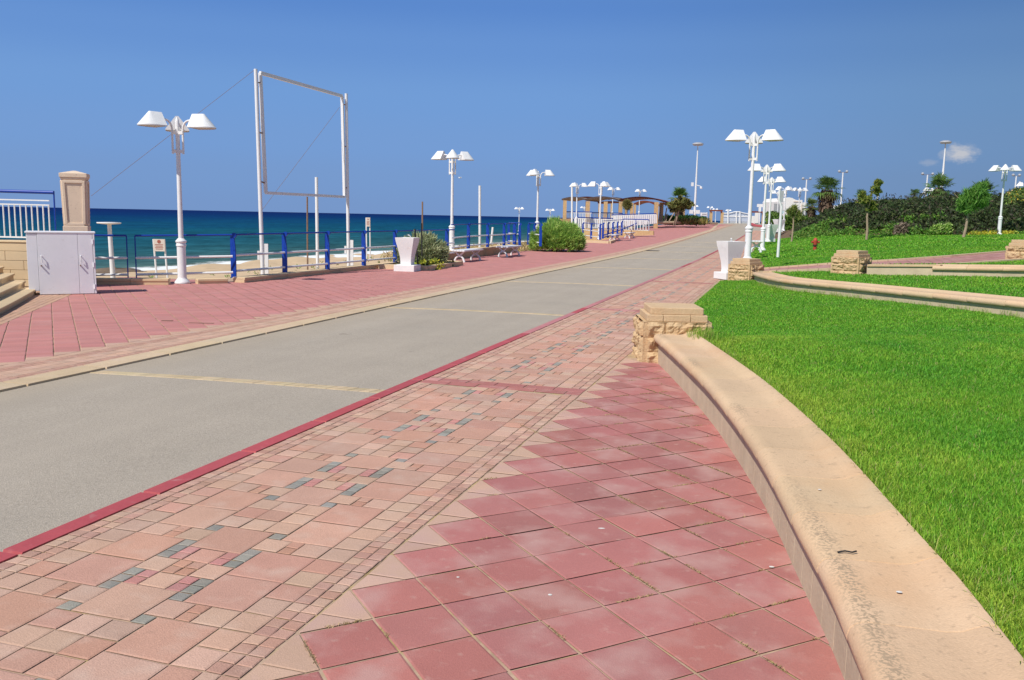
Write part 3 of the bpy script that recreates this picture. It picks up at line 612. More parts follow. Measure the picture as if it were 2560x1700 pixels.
m = MB(); m.bar(pa+[0, 0, .235], pb+[0, 0, .235], .26, .05); m.build('coping', STONE, e, bevel=.01)
# ------------------------------------------------------------------ stone piers
def pier(x, y, z, rz, label, sz=.76, h=.61, seed=0):
    e = empty('stone_pier', (x, y, z), rz, label, 'stone pier', 'stepped sandstone piers at the ends of the seat walls')
    hb = h-.15; V = []; Fs = []; NX, NZ = 34, 26
    for f in range(4):
        a = f*math.pi/2; o = len(V)
        for j in range(NZ+1):
            for i in range(NX+1):
                uu = -.5+i/NX; zz = -.06+(hb+.06)*j/NZ; X = uu*sz
                row = int((zz+.06)/.17); off = .0 if row % 2 else .35
                bx = ((uu*sz+2+off*.33) % .33); bz = (zz+.06) % .17
                ed = min(min(bx, .33-bx)/.03, min(bz, .17-bz)/.03, 1); corner = max(0, 1-(sz/2-abs(X))/.045)
                nz = mnoise.fractal((X*9+seed*7.3+f*3.1, zz*11+row*2.7, f+seed), .9, 2., 4); n2 = mnoise.noise((X*3.5+seed+f, zz*5+row*9.1, 3.))
                dsp = (.030+.035*nz+.03*n2)*max(0, ed)**.5*(1 if corner <= 0 else 0)-.006*(1-max(0, ed))
                if abs(X) >= sz/2-1e-6: dsp = 0
                dsp = max(dsp, -.012); r = sz/2+dsp; V.append((X*math.cos(a)+r*math.sin(a), X*math.sin(a)-r*math.cos(a), zz))
        for j in range(NZ):
            for i in range(NX): q = o+j*(NX+1)+i; Fs.append((q, q+1, q+NX+2, q+NX+1))
    q = len(V); V += [(-sz/2, -sz/2, hb), (sz/2, -sz/2, hb), (sz/2, sz/2, hb), (-sz/2, sz/2, hb)]; Fs.append((q, q+1, q+2, q+3))
    m = MB(); m.add(V, Fs); m.build('pier_body', ROUGHSTONE, e)
    s2 = sz*.90; m = MB(); n3 = 3
    for f in range(4):
        a = f*math.pi/2
    x0 = -s2/2
    for f_, w_ in ((0, .27), (1, .45), (2, .28)):
        w = s2*w_; m.box((x0+w/2, 0, hb+.039), (w-.004, s2, .076)); x0 += w
    m.build('step_course', STONE, e, bevel=.007)
    s3 = sz*.79; m = MB(); m.box((0, 0, hb+.076+.04), (s3, s3, .078)); m.build('cap', STONE, e, bevel=.009)
    return e
pier(1.865, 10.15, 0, math.radians(-1), 'stepped sandstone pier in the foreground at the far end of the nearest seat wall', .76, .61, 1)
pier(6.12, 23.1, .07, math.radians(42), 'stepped sandstone pier beside the right hand white drinking fountain', .66, .56, 2)
pier(8.05, 20.95, .38, math.radians(44), 'stepped sandstone pier standing on the lawn next to the low smooth wall', .68, .58, 3)
pier(12.55, 21.55, .72, math.radians(40), 'stepped sandstone pier cut by the right edge beside the pink side path', .70, .56, 4)
# ------------------------------------------------------------------ street lamps
def lamp_parts(e):
    m = MB(); m.lathe([(.165, 0), (.165, .03), (.15, .05), (.118, .09), (.101, .11), (.096, .14), (.094, .82), (.108, .83), (.108, .86), (.1, .87), (.1, .90), (.117, .915), (.117, .945), (.095, .965), (.066, 1.0)], n=20); m.build('base', WHITE, e, smooth=40)
    m = MB(); m.lathe([(.055, .98), (.049, 2.2), (.043, 3.52), (.035, 3.58), (.012, 3.63)], n=16); m.build('pole', WHITE, e, smooth=40)
    for k in range(3):
        a = math.radians(120*k); c, s = math.cos(a), math.sin(a); R = lambda r, y, z: (r*c-y*s, r*s+y*c, z)
        m = MB(); r0 = .125
        pts = [R(r0, 0, 2.84), R(r0, 0, 3.1), R(r0, 0, 3.36)]+[R(r0+.16*(1-math.cos(t)), 0, 3.36+.2*math.sin(t)) for t in np.linspace(.25, 1.35, 5)]+[R(.33, 0, 3.565), R(.39, 0, 3.57)]
        m.tube(pts, .023, 10); m.box(R(.085, 0, 2.9), (.1, .06, .07), a); m.box(R(.085, 0, 3.30), (.1, .06, .07), a); m.build('arm', WHITE, e, smooth=45)
        # shade: a gabled back ending in a half cone
        r1, L1, w, zt, zb = .37, .24, .25, 3.70, 3.39; N = 14; T = []; B = []
        out = [(r1, -w), (r1+L1, -w)]+[(r1+L1+w*1.12*math.sin(t), -w*math.cos(t)) for t in np.linspace(0, math.pi, N)[1:-1]]+[(r1+L1, w), (r1, w)]
        top = [(r1, -.03), (r1+L1, -.03)]+[(r1+L1+.035*math.sin(t), -.03*math.cos(t)) for t in np.linspace(0, math.pi, N)[1:-1]]+[(r1+L1, .03), (r1, .03)]
        n_ = len(out); V = [R(x, y, zb) for x, y in out]+[R(x, y, zb+.02) for x, y in out]+[R(x, y, zt) for x, y in top]+[R(x*1., y*.9, zb+.015) for x, y in out]; Fs = []
        for i in range(n_):
            j = (i+1) % n_; Fs += [(i, j, n_+j, n_+i), (n_+i, n_+j, 2*n_+j, 2*n_+i)]
        Fs.append(tuple(2*n_+i for i in range(n_))); m = MB(); m.add(V, Fs)
        h = m.build('lamp_shade', WHITE, e, smooth=35)
        m = MB(); m.add([R(r1+.01+(x-r1)*.97, y*.96, zb+.012) for x, y in out], [tuple(range(n_))[::-1]]); m.build('diffuser', GREYM, h)
LG = 'white three-headed street lamps along the promenade'
lamp0 = None
def lamp(px, pyb, pyt, Y, rot, label, tilt=(0, 0), pxb=None):
    """base pixel (px,pyb), top pixel row pyt, at depth Y"""
    global lamp0
    b = at(px, pyb, Y); t = at(px, pyt, Y); sc = (t[2]-b[2])/3.70
    if lamp0 is None:
        lamp0 = empty('street_lamp'); lamp_parts(lamp0); o = lamp0
    else: o = copy_tree(lamp0)
    o.location = b; o.rotation_euler = (tilt[0], tilt[1], math.radians(rot)+math.atan2(-b[0], b[1])); o.scale = (sc, sc, sc); tag(o, label, 'street lamp', LG); return o
lamp(456, 708, 285, 19.25, 90, 'three-headed white street lamp in a gap of the railing, left of the empty sign frame', (0, .012))
lamp(1129, 630, 377, 33, -90, 'three-headed white street lamp behind the first white bench, right of the tamarisk planter')
lamp(1342, 600, 424, 47, 10, 'three-headed white street lamp rising behind the left side of the big green bush')
lamp(1868, 651, 326, 25.6, 90, 'tall three-headed white street lamp right behind the right drinking fountain')
lamp(1905, 625.5, 410, 38, 90, 'three-headed white street lamp on the lawn edge, second in the right hand row')
lamp(1920, 604, 442, 50, 90, 'three-headed white street lamp partly hidden behind the second lamp of the right hand row')
lamp(1958, 577, 466, 74, 170, 'three-headed white street lamp left of the white building with the wavy top')
lamp(1941, 575, 476, 84, 90, 'smaller three-headed white street lamp half hidden behind the one left of the white building')
lamp(1994, 566, 469, 84, -90, 'three-headed white street lamp in front of the white building with the wavy top')
lamp(2497, 587, 412, 47, -90, 'three-headed white street lamp standing before the dark shrubs near the right edge')
lamp(2322, 566, 469, 84, 90, 'three-headed white street lamp peeping over the shrubs, rear one of the pair by the palm')
lamp(2320, 575, 478, 80, -60, 'three-headed white street lamp peeping over the shrubs, front one of the pair by the palm')
lamp(2558, 566, 456, 74, 75, 'three-headed white street lamp cut off by the right edge of the picture')
lamp(1498, 599, 454, 57, 170, 'three-headed white street lamp beside the blue posts in front of the pergola')
lamp(1440, 573, 457, 72, 10, 'three-headed white street lamp beside the slim white pole at the left end of the pergola')
lamp(1530, 552, 468, 92, 10, 'three-headed white street lamp in front of the middle of the pergola')
lamp(1597, 548, 473, 98, 10, 'three-headed white street lamp in front of the right bay of the pergola')
lamp(1459, 565, 516, 150, 90, 'small far three-headed white street lamp seen between two pergola pillars')
lamp(1297, 578, 518, 110, 90, 'small far three-headed white street lamp rising above the blue stair railing')
lamp(1374, 580, 522, 118, 90, 'small far three-headed white street lamp against the sea just above the big bush')
lamp(1735, 558, 513, 170, 90, 'small far three-headed white street lamp behind the tall slender mast')
lamp(1775, 560, 516, 172, 60, 'small far three-headed white street lamp by the left gate pillar')
lamp(1788, 560, 521, 185, 60, 'small far three-headed white street lamp seen through the left gate arch')
lamp(1820, 561, 524, 190, 80, 'small far three-headed white street lamp behind the white gate fence')
# ------------------------------------------------------------------ railings
def ztop(z): return z
def railing(pts, label, posts, zlow=.10, top=.97, h1=.50, h2=.14, kind='wide'):
    """pts: list of (x,y,z) ground line; posts: fractions along or list of points"""
    e = empty('railing', (0, 0, 0), 0, label, 'railing', 'blue and white promenade railings')
    P = [Vector(p) for p in pts]; up = lambda h: [tuple(p+Vector((0, 0, h))) for p in P]
    m = MB(); m.tube(up(top), .021, 8); m.build('top_rail', BLUE, e, smooth=40)
    m = MB(); m.tube(up(h1), .027, 8); m.build('middle_rail', WHITE, e, smooth=40)
    m = MB(); m.tube(up(h2), .027, 8); m.build('lower_rail', WHITE, e, smooth=40)
    for k, p in enumerate(posts):
        p = Vector(p); rz = -A; m = MB()
        if kind == 'wide':
            d = Vector((SA, CA, 0)); n_ = Vector((CA, -SA, 0))
            m.bar(p+n_*.035+Vector((0, 0, -.02)), p+n_*.035+Vector((0, 0, .62)), .055, .03, up=d); m.bar(p-n_*.03+Vector((0, 0, -.02)), p-n_*.03+Vector((0, 0, .93)), .075, .035, up=d)
            m.bar(p+n_*.035+Vector((0, 0, .60)), p+n_*.0+Vector((0, 0, .97)), .055, .03, up=d)
            m.tube([p-d*.022+n_*.03+Vector((0, 0, .955)), p+d*.022+n_*.03+Vector((0, 0, .955))], .058, 12)
        else:
            m.tube([p+Vector((0, 0, -.02)), p+Vector((0, 0, top))], .014, 8)
        m.build('post', BLUE, e, smooth=30)
    return e
R0 = [(-9.0, 18.70, .05), (-8.36, 19.0, .05)]
railing(R0, 'short blue topped railing beside the white metal cabinet', [R0[1]], kind='thin', top=.98)
R1 = [(-8.2, 19.05, .05), (-6.33, 19.78, .09)]
railing(R1, 'blue topped railing passing behind the tall left street lamp', [R1[0]], kind='thin', top=.98)
pp = [gp(585, 693, .10), gp(712.6, 682, .11), gp(819, 672.7, .12), gp(909.8, 663.5, .12), gp(988, 656, .12), gp(1117, 644, .13)]
railing([pp[0]]+pp[1:]+[gp(1135, 642, .13)], 'long railing with stout blue posts below the empty sign frame', pp)
pp = [gp(1118, 641, .14)*1+0, gp(1171, 623.5, .32), gp(1219, 618.5, .32), gp(1260, 615, .32), gp(1287, 611, .32), gp(1299, 612.5, .30)]
railing([gp(1128, 630, .3)]+pp[1:5], 'railing with stout blue posts behind the two white benches', pp[1:5])
q0 = gp(1299, 613, .3); pp = [q0+np.array(W(k*.9, -k*.55)) for k in range(0, 3)]; pp = [np.array([p[0], p[1], .3]) for p in pp]
railing(pp, 'railing of the stair down to the beach, left of the big green bush', pp, top=1.02)
pp2 = [np.array([p[0], p[1], .3])+np.array([*W(.0, 1.0)[:2], 0]) for p in pp]
railing(pp2, 'near railing of the stair down to the beach, touching the big green bush', pp2, top=1.02)
def far_rail(px0, pyb0, px1, pyb1, Y0, Y1, n, label, top=.97):
    a, b = at(px0, pyb0, Y0), at(px1, pyb1, Y1); pts = [a+(b-a)*k/(n-1) for k in range(n)]; return railing(pts, label, pts, top=top)
far_rail(1457, 593, 1500, 599, 60, 56, 3, 'blue posted railing in front of the pale stone platform wall')
far_rail(1507, 596, 1554, 588, 56, 63, 5, 'blue posted railing around the stair head beside the lamp and the benches', top=1.1)
# low wall / kerb stones under the rail
def lowwall(P, h, w, label, mtl=CUTSTONE, cap=True):
    e = empty('low_wall', (0, 0, 0), 0, label, 'low wall', 'low stone edgings under the railing'); m = MB(); c = MB()
    for a, b in zip(P[:-1], P[1:]):
        a = np.array(a, float); b = np.array(b, float); L_ = np.linalg.norm(b-a); n = max(1, round(L_/.9))
        for k in range(n):
            p, q = a+(b-a)*k/n, a+(b-a)*(k+1)/n-(b-a)/L_*.006
            m.bar(p+[0, 0, h/2-.12], q+[0, 0, h/2-.12], w, h+.2-.03); c.bar(p+[0, 0, h-.03], q+[0, 0, h-.03], w+.03, .055)
    m.build('wall_body', ROUGHSTONE if not cap else mtl, e, bevel=.008); c.build('coping', CUTSTONE, e, bevel=.008); return e
lowwall([(-8.95, 18.62, 0), (-7.45, 18.98, 0)], .13, .30, 'pale kerb stone between the white cabinet and the tall left street lamp')
lowwall([(-6.98, 19.28, 0), (-6.42, 19.62, 0)], .11, .28, 'short pale kerb stone just right of the tall left street lamp')
lowwall([W(17.1, -11.78), W(28.4, -11.62)], .12, .30, 'long stone edging under the railing below the empty sign frame')
lowwall([W(28.5, -11.7, .0), W(38.5, -11.9, .03)], .32, .34, 'knee high stone wall behind the two white benches', CUTSTONE, False)
# ------------------------------------------------------------------ empty sign frame
pA, pB = gp(657, 687.5, .03), gp(871.5, 665, .03); dAB = (pB-pA)/np.linalg.norm(pB-pA)
e = empty('sign_frame', (0, 0, 0), 0, 'tall empty white steel billboard frame between two poles at the railing', 'sign frame')
tA, tB = at(639, 172.6, pA[1]), at(865.5, 234, pB[1])
m = MB(); m.tube([pA, tA], [.05, .043], 14); m.build('pole', WHITE, e, smooth=40)
m = MB(); m.tube([pB, tB], [.05, .043], 14); m.build('pole', WHITE, e, smooth=40)
fa_t, fa_b, fb_t, fb_b = at(650.5, 182, pA[1]+.15), at(664.5, 482, pA[1]+.15), at(855, 240, pB[1]-.1), at(861, 492, pB[1]-.1)
m = MB(); m.bar(fa_b, fa_t, .075, .06, up=dAB); m.build('frame_upright', WHITE, e); m = MB(); m.bar(fb_b, fb_t, .075, .06, up=dAB); m.build('frame_upright', WHITE, e)
m = MB(); m.bar(fa_t, fb_t, .06, .08); m.build('frame_top_bar', WHITE, e); m = MB(); m.bar(fa_b, fb_b, .06, .07); m.build('frame_bottom_bar', WHITE, e)
for k in (.08, .5, .92):
    m = MB(); m.bar(pA+(tA-pA)*(.42+.56*k), fa_b+(fa_t-fa_b)*k, .03, .03); m.build('bracket', RUST, e)
    m = MB(); m.bar(pB+(tB-pB)*(.42+.56*k), fb_b+(fb_t-fb_b)*k, .03, .03); m.build('bracket', RUST, e)
for p in (pA, pB):
    m = MB(); m.bar(p+np.array([.10, 0, 0]), p+np.array([.10, 0, .78]), .09, .03, up=(0, 1, 0)); m.bar(p+np.array([-.09, 0, .38]), p+np.array([-.09, 0, .6]), .06, .05, up=(0, 1, 0)); m.build('footing_plate', WHITE, e)
def wire(p, q, r, label, sag=0):
    P = [p+(q-p)*k+np.array([0, 0, -sag*4*k*(1-k)]) for k in np.linspace(0, 1, 12)]; m = MB(); m.tube([tuple(x) for x in P], r, 5); tag(m.build('guy_wire', RUST), label, 'guy wire', 'thin stay wires of the sign frame')
wire(tA, at(228, 490, 20.5), .0045, 'thin stay wire from the top of the left sign pole down to the carved pillar')
wire(at(849, 268, pB[1]), at(655, 525, pA[1]+1.5), .0045, 'thin stay wire crossing the open middle of the sign frame')
# ------------------------------------------------------------------ beach furniture
def post(px, pyt, pyb, Y, r, label, mt=WHITE, px2=None, cat='post'):
    a, b = at(px2 or px, pyb, Y), at(px, pyt, Y); m = MB(); m.tube([a+(a-b)/np.linalg.norm(a-b)*.4, b], r, 10); o = m.build('beach_post', mt, smooth=40); tag(o, label, cat, 'slender posts on the beach'); return o
post(768, 492, 662, 30, .028, 'thin rusty post on the beach under the bottom bar of the sign frame', RUST, 769)
post(791, 443, 674, 28, .05, 'white post on the beach crossing the bottom bar of the sign frame', WHITE, 794)
post(1199.5, 464, 618, 41, .06, 'tall white post on the beach above the second white bench')
post(1056, 504, 592, 60, .055, 'weathered grey post on the beach above the tamarisk planter', RUST)
post(1430, 462, 568, 74, .085, 'slim tall white pole before the left end of the pergola, touching a lamp head')
post(1232, 568, 607, 60, .07, 'stubby white post on the dry grass behind the railing of the benches', WHITE, 1228)
def board(px, pyt, pyb, w, hpx, Y, label, lean=0):
    e = empty('notice_sign', (0, 0, 0), 0, label, 'sign', 'notice boards on the beach'); sc = Y/2190.
    for sx in (-1, 1):
        a, b = at(px+sx*w/2+lean, pyb, Y), at(px+sx*w/2, pyt, Y); m = MB(); m.tube([a+(a-b)*.15, b], .03, 8); m.build('leg', WHITE, e, smooth=40)
    c0, c1 = at(px+lean*.15, pyt+hpx/2, Y-.06), w*sc; m = MB(); m.box(c0, (c1*1.05, .03, hpx*sc)); bb = m.build('board', SIGNW, e)
    m = MB(); m.lathe([(c1*.16, -.004), (c1*.16, .004)], n=16); o = m.build('emblem', SIGNR, bb); o.rotation_euler.x = math.pi/2; o.location = (c0[0], c0[1]-.02, c0[2]+hpx*sc*.3)
    m = MB()
    for k in range(4): m.box((c0[0], c0[1]-.018, c0[2]+hpx*sc*(.05-.12*k)), (c1*(.75-.1*(k % 2)), .004, hpx*sc*.045))
    m.build('lettering', SIGNR, bb)
board(397, 598, 690, 27, 30, 26.5, 'white notice board on two legs standing on the sand left of the tall lamp', 8)
board(920, 544, 634, 9, 22, 42, 'narrow white notice board on the beach right of the sign frame', 1)
e = empty('beach_shower', (0, 0, 0), 0, 'leaning white post with a flat round top on the beach beside the cabinet', 'beach post')
a, b = at(283, 700, 22.6), at(273, 560, 22.6); m = MB(); m.tube([a+(a-b)*.1, b], [.066, .05], 14); m.build('pole', WHITE, e, smooth=40)
m = MB(); c = at(272.5, 557, 22.6); m.lathe([(.06, -.04), (.27, -.022), (.295, -.008), (.29, .012), (.1, .018)], c, 22); m.build('round_top', WHITE2, e, smooth=40)
# rocks at the water's edge
for k, (px, py, sc_) in enumerate([(290, 680, .9), (312, 683, .7), (262, 686, .6)]):
    c = gp(px, py, -1.45); m = MB(); N = 10; V = []; Fs = []
    for j in range(7):
        for i in range(N):
            th, ph = 2*math.pi*i/N, math.pi*j/6; r = sc_*(1+.4*mnoise.noise((math.cos(th)*2+k*5, math.sin(th)*2, ph*2))); V.append((c[0]+1.5*r*math.sin(ph)*math.cos(th), c[1]+r*math.sin(ph)*math.sin(th), c[2]+.22*r*math.cos(ph)))
    for j in range(6):
        for i in range(N): Fs.append((j*N+i, j*N+(i+1) % N, (j+1)*N+(i+1) % N, (j+1)*N+i))
    m.add(V, Fs); tag(m.build('shore_rock', mat('wet_rock%d' % k, (.17, .12, .08), .7, .3, var=.3), smooth=50), 'low brown rock at the water edge behind the leaning beach post', 'rock', 'low rocks at the water edge')
# ------------------------------------------------------------------ drinking fountains
def fountain(x, y, z, rz, h, label, w=.62, pl=.92):
    e = empty('drinking_fountain', (x, y, z), rz, label, 'drinking fountain', 'white vase shaped drinking fountains')
    m = MB(); m.box((0, 0, .085), (w*pl, w*pl, .19)); m.build('plinth', WHITE2, e, bevel=.012)
    prof = [(.25, .18), (.252, .30), (.275, .45), (.335, .65), (.42, .88), (.445, 1.0)]; V = []; n = 0; k_ = w/.9
    hh = h/1.0
    for r, zz in prof:
        r *= k_*1.05
        for x_, y_ in ((-1, -1), (1, -1), (1, 1), (-1, 1)): V.append((x_*r*.98, y_*r*.98, zz*hh))
    Fs = []
    for i in range(len(prof)-1):
        for k in range(4): Fs.append((i*4+k, i*4+(k+1) % 4, i*4+4+(k+1) % 4, i*4+4+k))
    r = .445*k_*1.05*.98; o_ = len(V)
    for rr, zz in ((r-.05, hh), (r-.09, hh-.06)):
        for x_, y_ in ((-1, -1), (1, -1), (1, 1), (-1, 1)): V.append((x_*rr, y_*rr, zz))
    b_ = (len(prof)-1)*4
    for k in range(4): Fs.append((b_+k, b_+(k+1) % 4, o_+(k+1) % 4, o_+k)); Fs.append((o_+k, o_+(k+1) % 4, o_+4+(k+1) % 4, o_+4+k))
    Fs.append((o_+4, o_+5, o_+6, o_+7)); m = MB(); m.add(V, Fs); m.build('vase', WHITE2, e, smooth=35)
    m = MB(); m.tube([(.06, .08, hh-.07), (.06, .08, hh+.02), (.05, .06, hh+.06), (.01, .02, hh+.075)], .016, 8); m.build('spout', GREYM if False else WHITE, e, smooth=40)
    return e
fountain(-3.04, 25.15, 0, -A+.08, .95, 'white vase shaped drinking fountain in front of the tamarisk planter on the left pavement', .54, 1.13)
fountain(5.97, 24.25, .02, math.radians(20), 1.03, 'white vase shaped drinking fountain beside the pier and the tall right lamp', .56, 1.1)
fountain(*at(1925, 604, 50.5), .25, 1.0*.98, 'white vase shaped drinking fountain behind the second and third lamps of the right row', .62, .7)
fountain(*at(1946, 580, 70), .3, 1.0, 'white vase shaped drinking fountain farthest away, below the white building', .7, .7)
# ------------------------------------------------------------------ benches
def bench(x, y, z, rz, label, L=1.25, sc=1.):
    e = empty('bench', (x, y, z), rz, label, 'bench', 'white backless benches on the seaward pavement')   # long side along local y
    m = MB()
    for k in range(5): m.box((-.20+k*.10, 0, .395), (.09, L, .05))
    m.build('seat', WHITE, e, bevel=.006)
    for sy in (-1, 1):
        yy = sy*(L/2-.17); m = MB(); r = .15
        arc = [(-.17, .0), (-.165, .06), (-.13, .14), (-.07, .195), (0, .215), (.07, .195), (.13, .14), (.165, .06), (.17, .0)]
        m.tube([(x_, yy, z_) for x_, z_ in arc], [.05, .042, .034, .034, .04, .034, .034, .042, .05], 8)
        up = [(-.16, .375), (-.12, .33), (-.06, .27), (0, .235), (.06, .27), (.12, .33), (.16, .375)]
        m.tube([(x_, yy, z_) for x_, z_ in up], .033, 8); m.box((0, yy, .37), (.44, .05, .03)); m.build('leg_frame', WHITE, e, smooth=50)
    e.scale = (sc, sc, sc); return e
def bn(px, py, L, label, sc=1., rz=-A):
    p = gp(px, py, 0)
    for _ in range(12): p = gp(px, py, zp(p))
    q = p+np.array([*W(L/2-.17, .17)[:2], 0]); bench(q[0], q[1], zp(q), rz, label, L, sc)
bn(1137, 655, 2.0, 'white backless bench next to the tamarisk planter, nearest of the seaward benches')
bn(1247, 642, 2.0, 'white backless bench between the first bench and the big green bush')
bn(1524, 603, 2.0, 'white backless bench on the planter kerb beside the blue posts')
bn(1562, 596, 2.2, 'white backless bench just right of the blue posts')
for px, py, Y, lb in ((1548, 575, 84, 'white backless bench behind the ramp fence, left of three'), (1577, 571, 88, 'white backless bench behind the ramp fence, middle of three'), (1610, 566, 92, 'white backless bench behind the ramp fence, right of three'), (1631, 560.5, 97, 'white backless bench at the foot of the right pergola pillar')):
    p = at(px, py, Y); bench(p[0], p[1], p[2], -A, lb, 2.2, 1.1)
p = at(1893, 628, 36.0); bench(p[0]-.05, p[1], p[2]-.03, -A+.03, 'white slatted bench end at the lawn edge beside the second right hand lamp', .9, 1.1)
# ------------------------------------------------------------------ foliage
def leaves(cent, n_per, rad, size, cols, flat=.6, elong=1.6, upb=0.):
    """clusters of small faces around the centres"""
    cent = np.repeat(np.asarray(cent, float), n_per, 0); n = len(cent)
    d = rng.normal(0, 1, (n, 3)); d /= np.linalg.norm(d, axis=1, keepdims=True); P = cent+d*(rad*rng.random((n, 1))**.5)*np.array([1, 1, flat])
    a = rng.normal(0, 1, (n, 3)); a[:, 2] += upb; a /= np.linalg.norm(a, axis=1, keepdims=True); b = np.cross(a, rng.normal(0, 1, (n, 3))); b /= np.linalg.norm(b, axis=1, keepdims=True)
    s = size*rng.uniform(.6, 1.3, (n, 1)); a = a*s*elong; b = b*s
    V = np.stack([P-a, P+b*.5, P+a, P-b*.5], 1).reshape(-1, 3); i = np.arange(n)*4; Fq = np.stack([i, i+1, i+2, i+3], 1)
    cols = np.asarray(cols)*1.55; c = cols[rng.integers(0, len(cols), n)]*rng.uniform(.7, 1.3, (n, 1)); return V, Fq, np.repeat(c, 4, 0)
def merge(L_):
    V, Fq, C, n = [], [], [], 0
    for v, f, c in L_: V.append(v); Fq.append(f+n); C.append(c); n += len(v)
    return np.concatenate(V), np.concatenate(Fq), np.concatenate(C)
def foliage(name, L_, parent=None, mt=None):
    v, f, c = merge(L_); return npmesh(name, v, [f], mt or LEAF, c, parent)
def blob_pts(c, r, n, shell=.55):
    d = rng.normal(0, 1, (n, 3)); d /= np.linalg.norm(d, axis=1, keepdims=True); k = shell+(1-shell)*rng.random((n, 1)); return np.asarray(c)+d*np.asarray(r)*k
def feathery(base, w, h, n, size, cols, name, label, cat='bush', depth=None, root=None):
    """tamarisk-like bush: sprays of fine upright needles growing from the ground"""
    base = np.asarray(base, float); e = empty(name, base, 0, label, cat); depth = depth or w
    tips = []; 
    for i in range(n):
        a = rng.uniform(0, 2*np.pi); r = rng.random()**.5; x, y = math.cos(a)*r*w/2, math.sin(a)*r*depth/2
        top = h*math.sqrt(max(0, 1-.82*r*r))*(1+.22*mnoise.noise((x*1.7+base[0], y*1.7, 2.)))
        z = top*rng.uniform(.12, 1.0)**.75; tips.append((x, y, z))
    T = np.array(tips); k = 16; P = np.repeat(T, k, 0); nn = len(P)
    out = P.copy(); out[:, 2] = h*.45; out[:, :2] *= 1.1; dirv = P*np.array([1, 1, 1.0])/np.array([w/2, depth/2, h]); dirv[:, 2] = dirv[:, 2]*.9+.35
    dirv += rng.normal(0, .42, (nn, 3)); dirv /= np.linalg.norm(dirv, axis=1, keepdims=True)
    P = P+rng.normal(0, 1, (nn, 3))*np.array([w*.028, depth*.028, h*.04]); P[:, 2] = np.maximum(P[:, 2], .02)
    ln = size*rng.uniform(.6, 1.5, (nn, 1)); sd = np.cross(dirv, rng.normal(0, 1, (nn, 3))); sd /= np.linalg.norm(sd, axis=1, keepdims=True); wd = ln*.085
    V = np.stack([P-dirv*ln*.5-sd*wd, P-dirv*ln*.5+sd*wd, P+dirv*ln*.5+sd*wd*.3, P+dirv*ln*.5-sd*wd*.3], 1).reshape(-1, 3); i = np.arange(nn)*4
    cols = np.asarray(cols)*1.9; ci = np.repeat(rng.integers(0, len(cols), n), k); c = cols[ci]*rng.uniform(.75, 1.25, (nn, 1))
    npmesh('foliage', V, [np.stack([i, i+1, i+2, i+3], 1)], LEAF, np.repeat(c, 4, 0), e)
    m = MB()
    for j in range(14):
        t = T[rng.integers(0, n)]*.75; s0 = np.array([rng.uniform(-.12, .12)*w, rng.uniform(-.12, .12)*w, 0]); m.tube([s0, (s0+t)*.5+rng.normal(0, .04, 3), t], [.022, .014, .006], 5)
    m.build('stems', BARK, e); return e
p = gp(1395, 630, .03); feathery((p[0]+.0, p[1]+1.15, .02), 2.45, 1.42, 2100, .16, [(.14, .24, .045), (.19, .29, .055), (.095, .18, .035), (.23, .30, .075)], 'tamarisk_bush', 'big round feathery green bush on the seaward pavement', depth=2.2)
# planter with grey-green tamarisk, yellow sedum and two black stakes
e = empty('planter_kerb', (0, 0, 0), 0, 'low rectangular stone planter kerb behind the left drinking fountain', 'planter'); m = MB()
c0, c1_, c2_, c3_ = W(23.66, -11.45), W(23.66, -9.90), W(26.9, -10.1), W(26.9, -11.45)
for a, b in ((c0, c1_), (c1_, c2_), (c2_, c3_)): m.bar(a+[0, 0, .06], b+[0, 0, .06], .16, .15)
m.build('kerb_stones', CUTSTONE, e, bevel=.01); m = MB(); m.add([c0+[0, 0, .06], c1_+[0, 0, .06], c2_+[0, 0, .06], c3_+[0, 0, .06]], [(0, 1, 2, 3)]); m.build('soil', SOIL, e)
q = W(25.4, -10.85, .06); feathery(q, 1.55, 1.0, 620, .17, [(.20, .23, .12), (.25, .26, .15), (.15, .18, .09), (.23, .24, .13)], 'grey_tamarisk', 'thin grey green tamarisk shrub growing in the planter kerb', depth=1.3)
q = W(24.6, -10.25, .07); L_ = [leaves(blob_pts(q, (.55, .75, .2), 60), 10, .09, .04, [(.30, .30, .03), (.38, .36, .04), (.16, .22, .03)])]
q2 = W(26.0, -10.35, .07); L_.append(leaves(blob_pts(q2, (.4, .7, .18), 40), 10, .09, .04, [(.10, .14, .04), (.2, .2, .05)]))
o = foliage('sedum', L_); tag(o, 'low yellow green sedum spilling along the front of the planter kerb', 'ground plant')
for px, py, pxt, pyt, lb in ((1045.5, 664, 1037, 572, 'leaning black stake in the planter right behind the drinking fountain'), (1055, 640, 1054, 558, 'upright dark stake in the planter in front of the beach post')):
    m = MB(); m.tube([at(px, py, 25.9), at(pxt, pyt, 25.9)], .022, 8); tag(m.build('stake', DARK, smooth=40), lb, 'stake', 'dark stakes in the planter')
# dry grass at the top of the beach behind the bench railing
tag(foliage('dry_beach_grass', [leaves([W(s, t, -.15+random.random()*.15) for s in np.arange(32, 58, .35) for t in np.arange(-15.2, -12.5, .6)], 14, .3, .06, [(.30, .22, .10), (.36, .27, .14), (.22, .19, .08)], upb=1.2, elong=3)]), 'dry beige grass on the beach behind the bench railing', 'dry grass', kind='stuff')
tag(foliage('beach_weeds', [leaves([W(s, -13.0-random.random()*2.5, -.1) for s in np.arange(16.3, 32, .5)], 8, .10, .035, [(.12, .19, .05), (.2, .2, .08)])]), 'small green weeds on the sand along the railing', 'weeds', kind='stuff')
